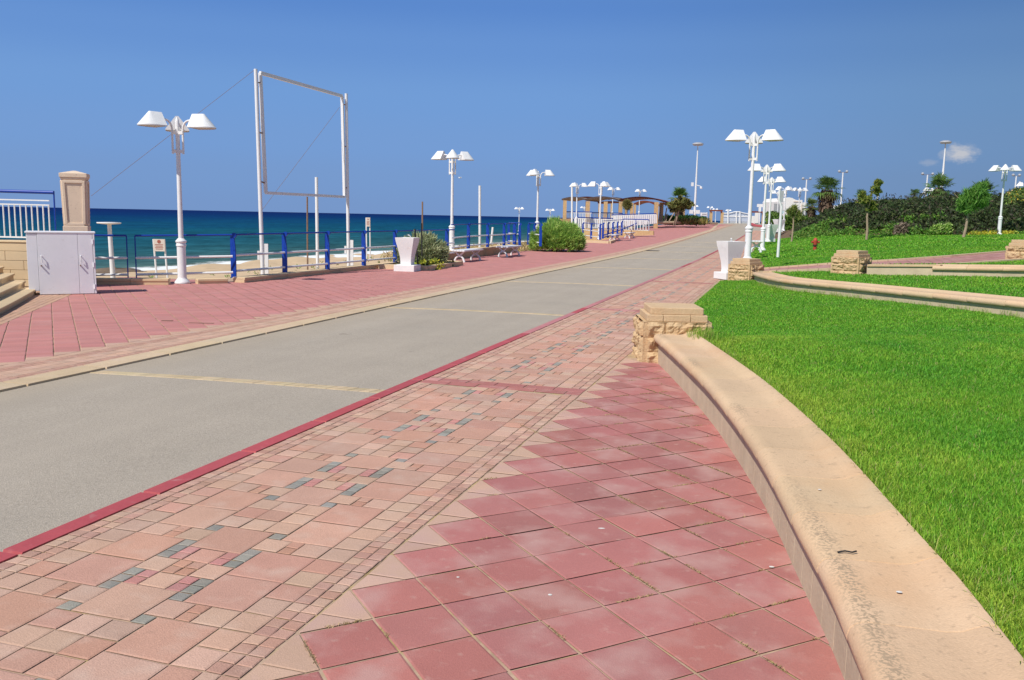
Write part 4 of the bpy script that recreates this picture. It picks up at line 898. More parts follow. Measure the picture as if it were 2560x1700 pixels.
# second little planter with stakes near the blue posts
e = empty('planter_kerb', (0, 0, 0), 0, 'low stone planter kerb in front of the blue posted railings near the pergola', 'planter'); m = MB()
a, b, c, d = at(1466, 606, 54), at(1523, 608, 53.2), at(1535, 604, 56), at(1500, 601, 58)
for x, y in ((a, b), (b, c)): m.bar(x, y, .2, .26)
m.build('kerb_stones', CUTSTONE, e, bevel=.01); m = MB(); m.add([a+[0, 0, -.02], b+[0, 0, -.02], c+[0, 0, -.02], d+[0, 0, -.02]], [(0, 1, 2, 3)]); m.build('soil', SOIL, e)
tag(foliage('dry_straw', [leaves(STRAW, 4, .010, .0026, [(.30, .225, .11), (.34, .26, .14), (.24, .20, .08)], flat=.2, elong=4.)]), 'dry straw caught in the joints of the red tiles', 'dry grass', kind='stuff')
# ------------------------------------------------------------------ left corner: wall, steps, pillar, fence, cabinet
YW = 17.75
e = empty('stone_wall', (0, 0, 0), 0, 'coursed pale stone retaining wall behind the steps at the left edge', 'wall'); zt = .92
m = MB(); rows = [(0, .14), (.14, .33), (.33, .52), (.52, .71), (.71, .885)]
for r, (a, b) in enumerate(rows):
    x = -14.2+(.35 if r % 2 else 0)
    while x < -8.74:
        w = .72+.1*math.sin(x*5+r); x1 = min(x+w, -8.72); m.box(((x+x1)/2, YW+.25, (a+b)/2), (x1-x-.006, .5, b-a-.006)); x = x1
m.build('stone_courses', CUTSTONE, e, bevel=.006); m = MB(); m.box((-11.5, YW+.25, .902), (5.56, .54, .035)); m.build('coping', CUTSTONE, e, bevel=.01)
e = empty('entrance_steps', (0, 0, 0), 0, 'curved pale stone steps at the left edge leading up behind the cabinet', 'steps')
l0 = np.array([-8.88, 16.25]); du = np.array([.345, -1.]); du /= np.linalg.norm(du); pn = np.array([-du[1], du[0]])*-1
for k in range(5):
    V = []; n = 24; z1 = .105*(k+1)
    for i in range(n):
        f = i/(n-1)*9.; p = l0+du*f+np.array([-.44, .42])*k*1.0; p = p+np.array([-1, -.35])*(-.012*f*f*.35)*-1*0
        p = p+np.array([.94, .33])*(.10*math.sin(f/9*math.pi)); V.append(p)
    P = MB(); out = [(p[0], p[1]) for p in V]; inn = [(p[0]-1.2, p[1]+.3) for p in V]
    VV = [(x, y, z1-.16) for x, y in out]+[(x, y, z1-.045) for x, y in out]+[(x+.025, y+.0, z1-.04) for x, y in out]+[(x+.027, y, z1-.008) for x, y in out]+[(x+.012, y, z1) for x, y in out]+[(x, y, z1) for x, y in inn]; Fs = []
    for r in range(5):
        for i in range(n-1): Fs.append((r*n+i+1, r*n+i, (r+1)*n+i, (r+1)*n+i+1))
    Fs.append(tuple(r*n for r in range(6))[::-1]); P.add(VV, Fs); P.build('step', CUTSTONE, e, smooth=40)
e = empty('carved_pillar', (-8.92, YW+.25, .9), math.radians(19), 'square pale stone pillar with panelled faces and a moulded cap above the white cabinet', 'pillar')
m = MB(); m.box((0, 0, .16), (.46, .46, .36)); m.build('pedestal', PALESTONE, e, bevel=.012)
m = MB(); m.frustum((0, 0, .34), (.40, .40), (.445, .445), .93)
m.build('shaft', PALESTONE, e, bevel=.008)
for k in range(4):
    a = k*math.pi/2; m = MB()
    def rc(x, y, z): return (x*math.cos(a)-y*math.sin(a), x*math.sin(a)+y*math.cos(a), z)
    for x in (-.17, .17): m.bar(rc(x*.96, -.206, .37), rc(x*1.08, -.227, 1.24), .055, .035, up=rc(0, 1, 0))
    m.bar(rc(-.17, -.227, 1.22), rc(.17, -.227, 1.22), .035, .06); m.bar(rc(-.17, -.205, .37), rc(.17, -.205, .37), .035, .06); m.build('panel_moulding', PALESTONE, e, bevel=.008)
m = MB(); m.box((0, 0, 1.285), (.475, .475, .04)); m.box((0, 0, 1.345), (.505, .505, .085)); m.frustum((0, 0, 1.388), (.49, .49), (.05, .05), .055); m.build('cap', PALESTONE, e, bevel=.008)
# ornamental fence on the wall
e = empty('baluster_fence', (0, 0, 0), 0, 'white baluster fence with a blue handrail on top of the left stone wall', 'fence', 'white baluster fences with blue handrails')
yf = YW+.25; x0, x1 = -13.6, -9.36; zb, zt2 = .985, 1.80
m = MB(); m.tube([(x0, yf, 1.94), (x1, yf, 1.90)], .036, 10); m.tube([(x1, yf, 1.93), (x1, yf, .95)], .016, 8); m.build('handrail', BLUE, e, smooth=40)
m = MB(); m.bar((x0, yf, zb), (x1-.1, yf, zb), .03, .03); m.build('bottom_rail', WHITE, e)
m = MB(); m.bar((x0, yf, 1.755), (x1-.1, yf, 1.735), .03, .026); m.bar((x0, yf, 1.66), (x1-.1, yf, 1.645), .03, .026); m.build('upper_rail', WHITE, e)
m = MB(); x = x1-.12; k = 0
while x > x0:
    if k in (9, 19, 29): 
        for dx in (0, -.26): m.tube([(x+dx, yf, zb), (x+dx, yf, 1.745)], .016, 6)
        m.tube([(x-.13, yf, zb), (x-.13, yf, 1.70)], .014, 6)
        for zz in (1.57, 1.13, 1.06): m.bar((x, yf, zz), (x-.26, yf, zz), .02, .02)
        x -= .38
    else: m.tube([(x, yf, zb), (x, yf, 1.65)], .014, 6); x -= .116
    k += 1
m.build('balusters', WHITE, e)
# cabinet
ca = math.radians(27); cB = np.array([-7.86, 16.50]); ux = np.array([math.cos(ca), math.sin(ca)]); LW = 1.13
cen = cB-ux*LW/2+np.array([-ux[1], ux[0]])*.23
e = empty('utility_cabinet', (cen[0], cen[1], 0), ca, 'white painted metal utility cabinet with two handles in front of the carved pillar', 'cabinet')
m = MB(); m.box((.0, .01, .60), (LW-.02, .44, 1.06)); m.box((.1, .0, .045), (LW-.24, .42, .09)); m.build('body', CABW, e, bevel=.006)
m = MB(); m.box((0, -.005, 1.148), (LW+.03, .50, .03)); m.build('lid', CABW, e, bevel=.006)
m = MB(); m.box((-LW/2+.09, -.228, .60), (.17, .022, 1.05)); m.build('narrow_door', CABW, e, bevel=.004)
m = MB(); m.box((-LW/2+.18+.33, -.232, .575), (.66, .026, 1.13)); d1 = m.build('door', CABW, e, bevel=.004)
m = MB(); m.box((-LW/2+.18+.662+.125, -.232, .575), (.245, .026, 1.13)); d2 = m.build('door', CABW, e, bevel=.004)
m = MB(); m.box((LW/2-.018, -.23, .575), (.03, .034, 1.13)); m.build('corner_strip', CABW, e, bevel=.004)
for xx, dr in ((-LW/2+.235, d1), (-LW/2+.18+.70, d2)):
    m = MB(); m.tube([(xx, -.245, .72), (xx, -.282, .715), (xx+.004, -.285, .64), (xx+.014, -.28, .60), (xx+.016, -.26, .60)], .008, 8); m.build('handle', WHITE, dr, smooth=40)
    m = MB(); m.box((xx-.01, -.268, .54), (.018, .05, .022)); m.build('hasp', RUST, dr)
for zz in (.98, .14, .55):
    m = MB(); m.tube([(LW/2-.035, -.256, zz-.045), (LW/2-.035, -.256, zz+.045)], .012, 8); m.build('hinge', CABW, e, smooth=40)
# ------------------------------------------------------------------ pergola and its platform
def pbox(m, px0, px1, pyt, pyb, Y, d, rz=0, mi=0):
    a, b = at(px0, pyb, Y), at(px1, pyb, Y); t = at((px0+px1)/2, pyt, Y); m.box(((a[0]+b[0])/2, Y+d/2, (a[2]+t[2])/2), (abs(b[0]-a[0]), d, t[2]-a[2]), rz, mi)
e = empty('pergola', (0, 0, 0), 0, 'long pergola with square stone pillars and arched brown roofs beside the sea', 'pergola')
for px0, px1, pyt, pyb, Y in ((1406, 1414.5, 501, 590, 82), (1462, 1472.5, 503, 590, 84), (1544.5, 1553.5, 504, 590, 87), (1634.5, 1644, 505, 572, 92), (1648, 1657, 506, 560, 98), (1494.5, 1500, 506, 575, 104), (1508, 1517, 504, 575, 100), (1525, 1530, 508, 575, 108), (1561, 1567, 510, 575, 106), (1574, 1581, 507, 575, 102), (1583, 1588, 511, 575, 112), (1701, 1711, 518, 560, 118)):
    m = MB(); pbox(m, px0, px1, pyt, pyb, Y, (px1-px0)*Y/2190.); m.build('pillar', BRICK, e)
def arch(px0, py0, px1, py1, Y0, Y1, rise, depth, th, mats, n=14):
    a, b = at(px0, py0, Y0), at(px1, py1, Y1); m = MB(); V = []; dv = np.array([*(W(1, 0)[:2]), 0])*depth
    for i in range(n+1):
        f = i/n; p = a+(b-a)*f+np.array([0, 0, rise*4*f*(1-f)])
        V += [p, p+[0, 0, th], p+dv+[0, 0, th], p+dv]
    Fs = []; mi = []
    for i in range(n):
        for j in range(4): Fs.append((i*4+j, i*4+4+j, i*4+4+(j+1) % 4, i*4+(j+1) % 4))
    Fs.append((0, 1, 2, 3))
    Fs.append((n*4+3, n*4+2, n*4+1, n*4)); m.add(V, Fs); return m.build('roof_arch', mats, e, smooth=40)
arch(1404, 500.5, 1466, 502, 82, 84, .22, 6.0, .13, ROOFT); arch(1463, 501, 1547, 503, 84, 87, .29, 6.0, .14, ROOFT); arch(1545, 503, 1659, 506, 87, 95, .38, 6.0, .15, ROOFR)
arch(1448, 497, 1500, 500.5, 92, 94, .12, .25, .18, ROOFR); arch(1520, 500, 1560, 502, 93, 97, .12, .25, .2, ROOFR)
arch(1494, 508.5, 1560, 509, 100, 106, .12, 4.5, .16, ROOFR); arch(1584, 512, 1640, 515, 112, 112, .42, 4.5, .18, ROOFR); arch(1656, 511.5, 1700, 514, 112, 118, .05, 4., .22, ROOFR)
# platform walls
def stonewall(px0, pt0, pb0, px1, pt1, pb1, Y0, Y1, label, name='stone_wall', mt=BRICK, th=.35):
    a0, a1, b0, b1 = at(px0, pb0, Y0), at(px0, pt0, Y0), at(px1, pb1, Y1), at(px1, pt1, Y1); d = b0-a0; d[2] = 0; nrm = np.array([-d[1], d[0], 0])/np.linalg.norm(d)*th
    m = MB(); V = [a0, b0, b1, a1, a0+nrm, b0+nrm, b1+nrm, a1+nrm]; m.add(V, [(0, 1, 2, 3), (5, 4, 7, 6), (3, 2, 6, 7), (1, 5, 6, 2), (4, 0, 3, 7)]); return tag(m.build(name, mt, bevel=.02), label, 'wall')
stonewall(1452, 572, 606, 1562, 573, 600, 68, 67.6, 'yellow stone platform wall behind the blue posted railings')
stonewall(1560, 575, 590.5, 1634, 577.5, 588, 67.2, 66.6, 'low yellow stone wall under the white ramp fence')
stonewall(1404, 547, 596, 1432, 547, 596, 81, 81.5, 'tall yellow stone wall below the left pergola pillar')
def bfence(px0, pt0, pb0, px1, pt1, pb1, Y0, Y1, step, label, rail_gap=.12, bw=.02):
    e2 = empty('baluster_fence', (0, 0, 0), 0, label, 'fence', 'white baluster fences with blue handrails'); a0, a1, b0, b1 = at(px0, pb0, Y0), at(px0, pt0, Y0), at(px1, pb1, Y1), at(px1, pt1, Y1)
    m = MB(); m.tube([a1, b1], .045, 6); L_ = np.linalg.norm(b0-a0); npo = max(2, int(L_/1.6))
    for k in range(npo+1): m.tube([a0+(b0-a0)*k/npo, a1+(b1-a1)*k/npo], .035, 6)
    m.build('handrail', BLUE, e2)
    m = MB(); g = np.array([0, 0, rail_gap]); m.bar(a1-g, b1-g, .04, .05); m.bar(a0+g*.6, b0+g*.6, .04, .05); n = int(L_/step)
    for k in range(n+1): f = k/n; m.bar(a0+(b0-a0)*f+g*.6, a1+(b1-a1)*f-g, bw, bw, up=(0, 1, 0))
    m.build('balusters', WHITE, e2); return e2
bfence(1408, 529, 546, 1480, 530, 549, 82.5, 82.9, .15, 'white baluster fence between the left pergola pillars', .1, .045)
bfence(1480, 531, 546, 1556, 533, 550, 86.5, 87, .15, 'white baluster fence in the middle bays of the pergola', .1, .045)
bfence(1437, 543, 572, 1532, 546, 572, 73, 73.5, .16, 'wide white baluster fence on the platform wall above the blue posts', .1, .11)
bfence(1530, 537, 570, 1640, 533.5, 560, 85, 86, .19, 'white baluster fence in front of the right pergola bays', .1, .14)
bfence(1558, 547.5, 577, 1622, 549, 578, 67.6, 67.2, .2, 'white ramp fence on the low yellow stone wall', .1, .06)
m = MB(); m.tube([at(1508, 588, 64), at(1560, 572, 66), at(1592, 558, 68)], .04, 6); m.tube([at(1508, 594, 64), at(1556, 581, 66)], .04, 6); tag(m.build('stair_handrail', BLUE), 'slanting blue handrail of the platform stair beside the blue posts', 'handrail')
# ------------------------------------------------------------------ palms and trees
def palm(base, H, R, label, n=36, skirt=.35, tr=.17, lean=(0, 0), cols=((.05, .10, .02), (.075, .135, .028), (.10, .16, .04)), dead=True, blades=16, name='fan_palm'):
    base = np.asarray(base, float); e = empty(name, base, 0, label, 'palm tree', 'fan palms in the park'); top = np.array([lean[0], lean[1], H])
    m = MB(); N = 14; m.tube([top*f+np.array([0, 0, -.1 if f == 0 else 0]) for f in np.linspace(0, 1, N)], [tr*(1.25-.35*f+.06*(i % 2)) for i, f in enumerate(np.linspace(0, 1, N))], 10); m.build('trunk', DBARK, e)
    V, F4, C = [], [], []
    def fan(o, d, size, col, droop):
        d = d/np.linalg.norm(d); up = np.array([0, 0, 1.]); sd = np.cross(d, up); sd /= np.linalg.norm(sd)+1e-6; nr = np.cross(sd, d)
        pet = o+d*size*.75; w = .02*size+.008; a = len(V)
        V.extend([o-sd*w, o+sd*w, pet+sd*w, pet-sd*w]); F4.append([a, a+1, a+2, a+3]); C.extend([col*.9]*4)
        for k in range(blades):
            th = math.radians(-100+200*k/(blades-1)); r = size*(.95 if abs(th) < 1.2 else .72)*random.uniform(.85, 1.1); v = d*math.cos(th)+sd*math.sin(th)
            mid = pet+v*r*.6+nr*random.uniform(.0, .06)*size; tip = pet+v*r+np.array([0, 0, -droop*size*random.uniform(.1, .45)]); pw = np.cross(v, nr)*size*.055
            a = len(V); V.extend([pet, mid+pw, tip, mid-pw]); F4.append([a, a+1, a+2, a+3]); C.extend([col*random.uniform(.8, 1.2)]*4)
    for i in range(n):
        az = i*2.39996+random.uniform(-.2, .2); el = math.radians(88-140*(i/n)**.95+random.uniform(-12, 12)); d = np.array([math.cos(az)*math.cos(el), math.sin(az)*math.cos(el), math.sin(el)])
        col = np.array(random.choice(cols))*1.6*random.uniform(.8, 1.25)
        if dead and i > n*.86: col = np.array([.20, .17, .07])
        fan(top+d*.08, d, R*.60*random.uniform(.75, 1.15), col, .5+.6*(el < 0))
    npmesh('crown', np.array(V), [np.array(F4)], LEAF, np.array(C), e)
    if skirt:
        n2 = 260; az = rng.uniform(0, 2*np.pi, n2); z0 = H+.12*R-skirt*H*rng.random(n2); r0 = tr*1.0+.02; L_ = R*.45*rng.uniform(.5, 1.1, n2)
        o = np.stack([np.cos(az)*r0, np.sin(az)*r0, z0], 1)+top*0+np.array([lean[0], lean[1], 0])*(z0/H)[:, None]; t = o+np.stack([np.cos(az)*L_*.42, np.sin(az)*L_*.42, -L_*.85], 1); sd = np.stack([-np.sin(az), np.cos(az), 0*az], 1)*.05*R
        Vv = np.stack([o-sd*.3, o+sd*.3, t+sd, t-sd], 1).reshape(-1, 3); i = np.arange(n2)*4; c = np.array([.20, .13, .08])*rng.uniform(.5, 1.3, (n2, 1)); npmesh('dead_fronds', Vv, [np.stack([i, i+1, i+2, i+3], 1)], LEAF, np.repeat(c, 4, 0), e)
    return e
def palm_px(px, pyb, pyc, rad_px, Y, label, **k):
    b = at(px, pyb, Y); c = at(px, pyc, Y); return palm(b, c[2]-b[2], rad_px*Y/2190., label, **k)
palm_px(1696, 560, 496, 30, 100, 'stocky fan palm between the pergola and the tall mast', skirt=.5, tr=.42, n=44)
palm_px(2062, 560, 476, 40, 75, 'tall shaggy fan palm with brown dead fronds left of the dark shrubs', skirt=.55, tr=.42, n=46, blades=12)
palm_px(2026, 560, 517, 24, 78, 'small fan palm at the left foot of the tall shaggy palm', skirt=.5, tr=.25, n=30, cols=((.10, .14, .04), (.15, .19, .06), (.07, .11, .03)))
palm_px(2344, 520, 474, 40, 62, 'fan palm rising behind the shrubs beside the pair of small lamps', skirt=.3, tr=.25)
palm_px(2456, 520, 484, 38, 58, 'fan palm just behind the leaning feathery tree', skirt=.3, tr=.25)
palm_px(2285, 515, 491, 20, 64, 'small fan palm top peeping over the crest of the shrubs', skirt=0, tr=.2, n=22)
palm_px(2150, 530, 494, 20, 62, 'small dark fan palm top behind the round yellow green tree', skirt=0, tr=.2, n=20)
palm_px(2550, 530, 492, 26, 56, 'fan palm at the right edge above the yellow flowering bush', skirt=0, tr=.2, n=28)
def tree(px, pyb, pxc, pyc, rpx, Y, label, cols, crowns, tr=.1, size=.09, npl=14, fe=False, name='park_tree'):
    b = at(px, pyb, Y); c = at(pxc, pyc, Y)-b; R = rpx*Y/2190.; e = empty(name, b, 0, label, 'tree', 'young trees on the lawn')
    m = MB(); mid = c*.5+np.array([rng.uniform(-.05, .05), 0, .1]); m.tube([np.array([0, 0, -.1]), c*.25+[0.02, 0, 0], mid, c*.8, c], [tr*1.25, tr*1.05, tr*.9, tr*.7, tr*.3], 9)
    for k in range(7):
        d = rng.normal(0, 1, 3); d[2] = abs(d[2])*.7; m.tube([c*.75, c*.85+d*R*.3, c+d*R*.6], [tr*.5, tr*.3, .01], 6)
    m.build('trunk', BARK, e); L_ = []
    for (dx, dy, dz, r) in crowns:
        cc = c+np.array([dx, dy, dz])*R; P = blob_pts(cc, (R*r, R*r, R*r*.9), int(70*r*r*2), .35); L_.append(leaves(P+rng.normal(0, R*.07, P.shape), npl, R*(.22 if fe else .15), size*(.62 if fe else 1), cols, elong=6. if fe else 1.7, upb=1.1 if fe else 0))
    foliage('crown', L_, e); return e
tree(2166, 600, 2172, 498, 32, 45.5, 'young tree with a straight pale trunk and a loose yellow green crown', [(.13, .17, .03), (.20, .21, .04), (.08, .12, .025)], [(0, 0, -.1, .5), (.55, 0, 1.05, .42), (.72, 0, .72, .3), (-.45, .1, .3, .36), (.15, 0, -.72, .33), (.45, 0, .55, .33), (-.55, 0, -.2, .28), (.45, 0, -.45, .26), (.85, 0, 1.2, .22)], .055, .05, npl=24)
tree(2408, 592, 2432, 500, 34, 41, 'leaning young tree with a soft feathery bright green crown', [(.09, .21, .03), (.13, .26, .045), (.06, .15, .03)], [(0, 0, .0, .62), (-.62, 0, .05, .42), (.62, 0, -.05, .42), (.38, 0, .62, .42), (-.12, 0, .5, .45), (-.35, 0, -.55, .36), (.85, 0, .25, .25), (-.75, 0, -.45, .25), (.6, 0, .95, .22)], .058, .055, npl=26, fe=True)
tree(1979, 601, 1985, 531, 17, 48, 'slim young tree with drooping yellowish leaves at the left end of the shrubs', [(.13, .17, .04), (.19, .21, .05), (.08, .12, .03)], [(0, 0, 0, .6), (-.6, 0, .1, .4), (.6, 0, -.3, .45), (.1, 0, .6, .4)], .045, .06, npl=8, fe=True)
tree(1686, 560, 1703, 508, 24, 96, 'leaning propped tree with olive foliage beside the pergola', [(.14, .15, .04), (.19, .17, .06), (.09, .10, .03)], [(0, 0, 0, .8), (-.8, 0, -.35, .6), (.7, 0, -.1, .6)], .14, .16)
tree(1566, 545, 1568, 511, 5.2, 86, 'small spiky plant hanging beside a middle pergola pillar', [(.13, .13, .04), (.18, .16, .06)], [(0, 0, -.2, .9)], .05, .12, fe=True)
m = MB()
for a, b in (((1646, 556), (1652, 512)), ((1650, 556), (1654, 510)), ((1660, 556), (1667, 520)), ((1664, 556), (1668, 535)), ((1672, 554), (1692, 520)), ((1655, 556), (1650, 515))): m.tube([at(*a, 95), at(*b, 96)], .06, 6)
tag(m.build('prop_poles', BARK), 'bundle of leaning wooden prop poles beside the right pergola pillar', 'wooden poles')
# hedge beside the palm
hp = [at(px, 557-h, 100) for px in np.arange(1662, 1765, 1.6) for h in np.linspace(0, 14 if px < 1740 else 11, 6)]
tag(foliage('clipped_hedge', [leaves([p+np.array([0, random.uniform(-1, 1.5), 0]) for p in hp], 16, .4, .12, [(.025, .075, .012), (.04, .11, .018), (.018, .05, .01)])]), 'low dark green clipped hedge under the stocky palm at the end of the pavement', 'hedge')
tag(foliage('grassy_clumps', [leaves([at(px, 556, 97)+np.array([0, 0, .15]) for px in np.arange(1690, 1770, 4)], 20, .5, .10, [(.20, .19, .05), (.13, .15, .04), (.25, .17, .07)], upb=1.5, elong=3)]), 'rusty tufts of grass along the foot of the clipped hedge', 'grass', kind='stuff')
m = MB(); m.tube([at(1640, 556.5, 94), at(1700, 556, 97), at(1760, 557.5, 104), at(1792, 559, 112)], .16, 6); tag(m.build('end_kerb', KERB), kind='structure')
# ------------------------------------------------------------------ shrub bank
BT0 = [(1985, 575), (2010, 556), (2040, 542), (2080, 524), (2130, 507), (2180, 502), (2260, 497), (2330, 494), (2420, 490), (2500, 492), (2570, 474), (2700, 470)]
BT = [(x, y+9) for x, y in BT0]
BB = [(1985, 602), (2080, 601), (2165, 599), (2260, 597), (2330, 596), (2420, 591), (2500, 588), (2570, 588), (2700, 585)]
def bank_pt(px, v):
    Yb = np.interp(px, [1985, 2165, 2400, 2560, 2700], [52, 47.5, 46, 48.5, 48]); yb = np.interp(px, *zip(*BB)); yt = np.interp(px, *zip(*BT))
    pb = at(px, yb, Yb); pt = at(px, yt, Yb+11); f = v; zz = math.sin(min(f, 1)*math.pi/2)**.8
    return np.array([pb[0]+(pt[0]-pb[0])*f, pb[1]+(pt[1]-pb[1])*f, pb[2]+(pt[2]-pb[2])*zz])
pxs = np.arange(1985, 2700, 9); vs = np.r_[np.linspace(0, 1, 10), 1.5, 2.5]; V = []
for px in pxs:
    for v in vs:
        p = bank_pt(px, min(v, 1)); q = p-np.array([0, 0, .45*min(1, v*4)]); 
        if v > 1: q = q+np.array([0, (v-1)*12, -(v-1)*1.2])
        V.append(q)
nv = len(vs); i = (np.arange(len(pxs)-1)[:, None]*nv+np.arange(nv-1)[None, :]).ravel(); hb = npmesh('planted_bank', np.array(V), [np.stack([i, i+1, i+nv+1, i+nv], 1)], SOIL, smooth=True); tag(hb, kind='structure')
L_ = []; LB = []; cents = []; br = []
for _ in range(5200):
    px = random.uniform(1990, 2640); v = random.random()**.8; p = bank_pt(px, v); nz = mnoise.noise((p[0]*.55, p[1]*.4, p[2]*.8)); nz2 = mnoise.noise((p[0]*1.7, p[1]*1.2, p[2]*2.+7)); p = p+np.array([0, 0, .28*nz+.22*nz2])+np.array([random.gauss(0, .1), random.gauss(0, .2), random.gauss(0, .08)])
    bright = (px < 2090+90*(nz2) and v < .42-.0*(px-2000)/200) or (v < .16 and px < 2240) or (2240 < px < 2360 and v < .28 and nz > -.05) 
    (br if bright else cents).append(p)
tops = [bank_pt(random.uniform(2080, 2640), 1)+np.array([0, 0, random.uniform(.05, .55)**1.]) for _ in range(130)]
tag(foliage('shrubbery', [leaves(cents, 17, .30, .075, [(.030, .045, .018), (.045, .065, .022), (.065, .085, .026), (.055, .045, .030), (.022, .032, .014), (.04, .075, .02)], flat=.7), leaves(tops, 9, .22, .06, [(.035, .04, .02), (.06, .05, .03)], upb=1.)]), 'dark olive shrubs covering the bank behind the lawn', 'shrubs', kind='stuff')
tag(foliage('ground_cover', [leaves(br, 20, .26, .06, [(.07, .165, .02), (.10, .22, .03), (.05, .12, .02), (.13, .18, .035)], flat=.6)]), 'bright green low ground cover in front of the dark shrubs', 'ground cover', kind='stuff')
yl = [bank_pt(px, 0)+np.array([random.gauss(0, .1), -.2+random.gauss(0, .25), random.uniform(.02, .22)]) for px in np.arange(2420, 2530, .7)]; wl = [bank_pt(px, .04)+np.array([random.gauss(0, .1), -.15, random.uniform(.05, .45)]) for px in np.arange(2330, 2372, .5)]
yb_ = [bank_pt(px, random.uniform(.45, .95))+np.array([0, -.35, .25+random.gauss(0, .12)]) for px in np.arange(2508, 2570, .45)]
gl = [bank_pt(px, 0)+np.array([random.gauss(0, .1), -.35, .1]) for px in np.arange(2520, 2640, 1.)]
tag(foliage('flower_bed', [leaves(yl, 11, .14, .04, [(.42, .34, .02), (.20, .24, .03), (.34, .32, .04)]), leaves(wl, 12, .15, .045, [(.34, .42, .14), (.12, .24, .03), (.22, .32, .06)])]), 'low yellow and pale green flowering plants along the foot of the shrubs', 'flowers', kind='stuff')
tag(foliage('flowering_bush', [leaves(yb_, 16, .3, .05, [(.09, .15, .03), (.13, .2, .04), (.06, .1, .02)]), leaves(yb_, 2, .34, .045, [(.55, .40, .03), (.55, .33, .10)]), leaves(gl, 14, .22, .045, [(.07, .16, .02), (.1, .2, .03)])]), 'green bush dotted with yellow flowers above the right lamp post', 'bush')
dry = [bank_pt(px, .05)+np.array([0, -.3, random.uniform(0, .5)]) for px in np.arange(2232, 2262, .5)]
tag(foliage('dry_bush', [leaves(dry, 16, .16, .04, [(.22, .17, .13), (.16, .12, .09)], elong=3)]), 'small bare brown dry bush at the foot of the shrubs', 'bush')
# greenery at the far end of the right row
fg = [at(px, 566-h, 82+random.uniform(-2, 6)) for px in np.arange(1922, 1945, 1.4) for h in np.arange(0, 34, 5)]+[at(px, 575-h, 78) for px in np.arange(1962, 2070, 2.2) for h in np.arange(0, 34-abs(px-2010)*.05, 6)]
tag(foliage('bright_bush', [leaves(fg, 14, .45, .13, [(.07, .14, .025), (.10, .18, .03), (.14, .17, .04), (.05, .1, .02)])]), 'bright green bushes in front of the white building', 'bush')
# ------------------------------------------------------------------ masts, floodlights
def mast(px, pyb, pyt, Y, label, r=.14):
    b, t = at(px, pyb, Y), at(px, pyt, Y); H = t[2]-b[2]; e = empty('light_mast', b, 0, label, 'light mast', 'tall white masts with round tops'); k = Y/2190.
    m = MB(); m.tube([(0, 0, -.5), (0, 0, H*.35), (0, 0, H)], [r*1.5, r*1.2, r*.55], 12); m.build('pole', WHITE, e, smooth=40)
    m = MB(); m.lathe([(2*k, -2*k), (11*k, -1.5*k), (13.5*k, 1*k), (13*k, 3.5*k), (7*k, 5.5*k), (1*k, 6*k)], (0, 0, H), 24); m.build('lamp_ring', GREYM, e, smooth=50); return e, k, H
e, k, H = mast(1736, 546, 362, 108, 'tall slender white mast with a round flat top beside the hedge', .105)
m = MB(); m.box((-.45, 0, (546-463)*k*1.0), (.28, .25, 9*k)); m.build('control_box', WHITE, e); m = MB(); m.tube([(0, 0, (546-465)*k), (.5, -.1, (546-467)*k), (.62, -.1, (546-472)*k)], .06, 6); m.lathe([(.02, 0), (.16, .05), (.16, .22), (.05, .3)], (.62, -.1, (546-474)*k), 12); m.build('camera', WHITE, e, smooth=40)
m = MB(); m.box((.35, -.1, (546-530)*k), (.45, .3, 9*k)); m.box((-.45, -.1, (546-530)*k), (.45, .3, 9*k)); m.build('meter_box', WHITE, e)
mast(2350, 520, 357, 90, 'tall white mast with a round flat top near the small cloud on the right', .10)
def flood(px, pyb, pyt, Y, label, wpx=9, rz=0, double=True):
    b, t = at(px, pyb, Y), at(px, pyt, Y); H = t[2]-b[2]; k = Y/2190.; e = empty('floodlight_pole', b, rz, label, 'floodlight', 'twin floodlight poles above the park')
    m = MB(); m.tube([(0, 0, -.5), (0, 0, H)], [2.1*k, 1.5*k], 8); m.build('pole', WHITE, e, smooth=40)
    m = MB(); m.bar((-wpx*k, 0, H), (wpx*k, 0, H), .8*k, .9*k); m.build('crossbar', RUST, e)
    for sx in ((-1, 1) if double else (1,)):
        m = MB(); m.lathe([(.5*k, -3.2*k), (2.6*k, -2.4*k), (3.6*k, 0), (3.4*k, 1.2*k), (1.4*k, 3.*k), (.4*k, 3.4*k)], (0, 0, 0), 12); o = m.build('floodlight', [GREYM], e, smooth=60); o.location = (sx*wpx*k, 0, H+2.6*k); o.rotation_euler = (.5, sx*.7, 0)
flood(2010, 552, 449, 88, 'twin floodlight pole left of the tall shaggy palm')
flood(2101, 524, 431, 88, 'twin floodlight pole right of the tall shaggy palm', 10, .15)
flood(2192, 520, 460, 88, 'twin floodlight just above the round yellow green tree', 7, .3)
flood(2312, 520, 437, 76, 'twin floodlight pole above the pair of small lamps on the right', 12, -.1)
flood(2533, 520, 440, 76, 'twin floodlight pole behind the right lamp heads', 9, .2)
flood(2540, 520, 459, 90, 'single small floodlight at the right edge below the twin one', 4, .2, False)
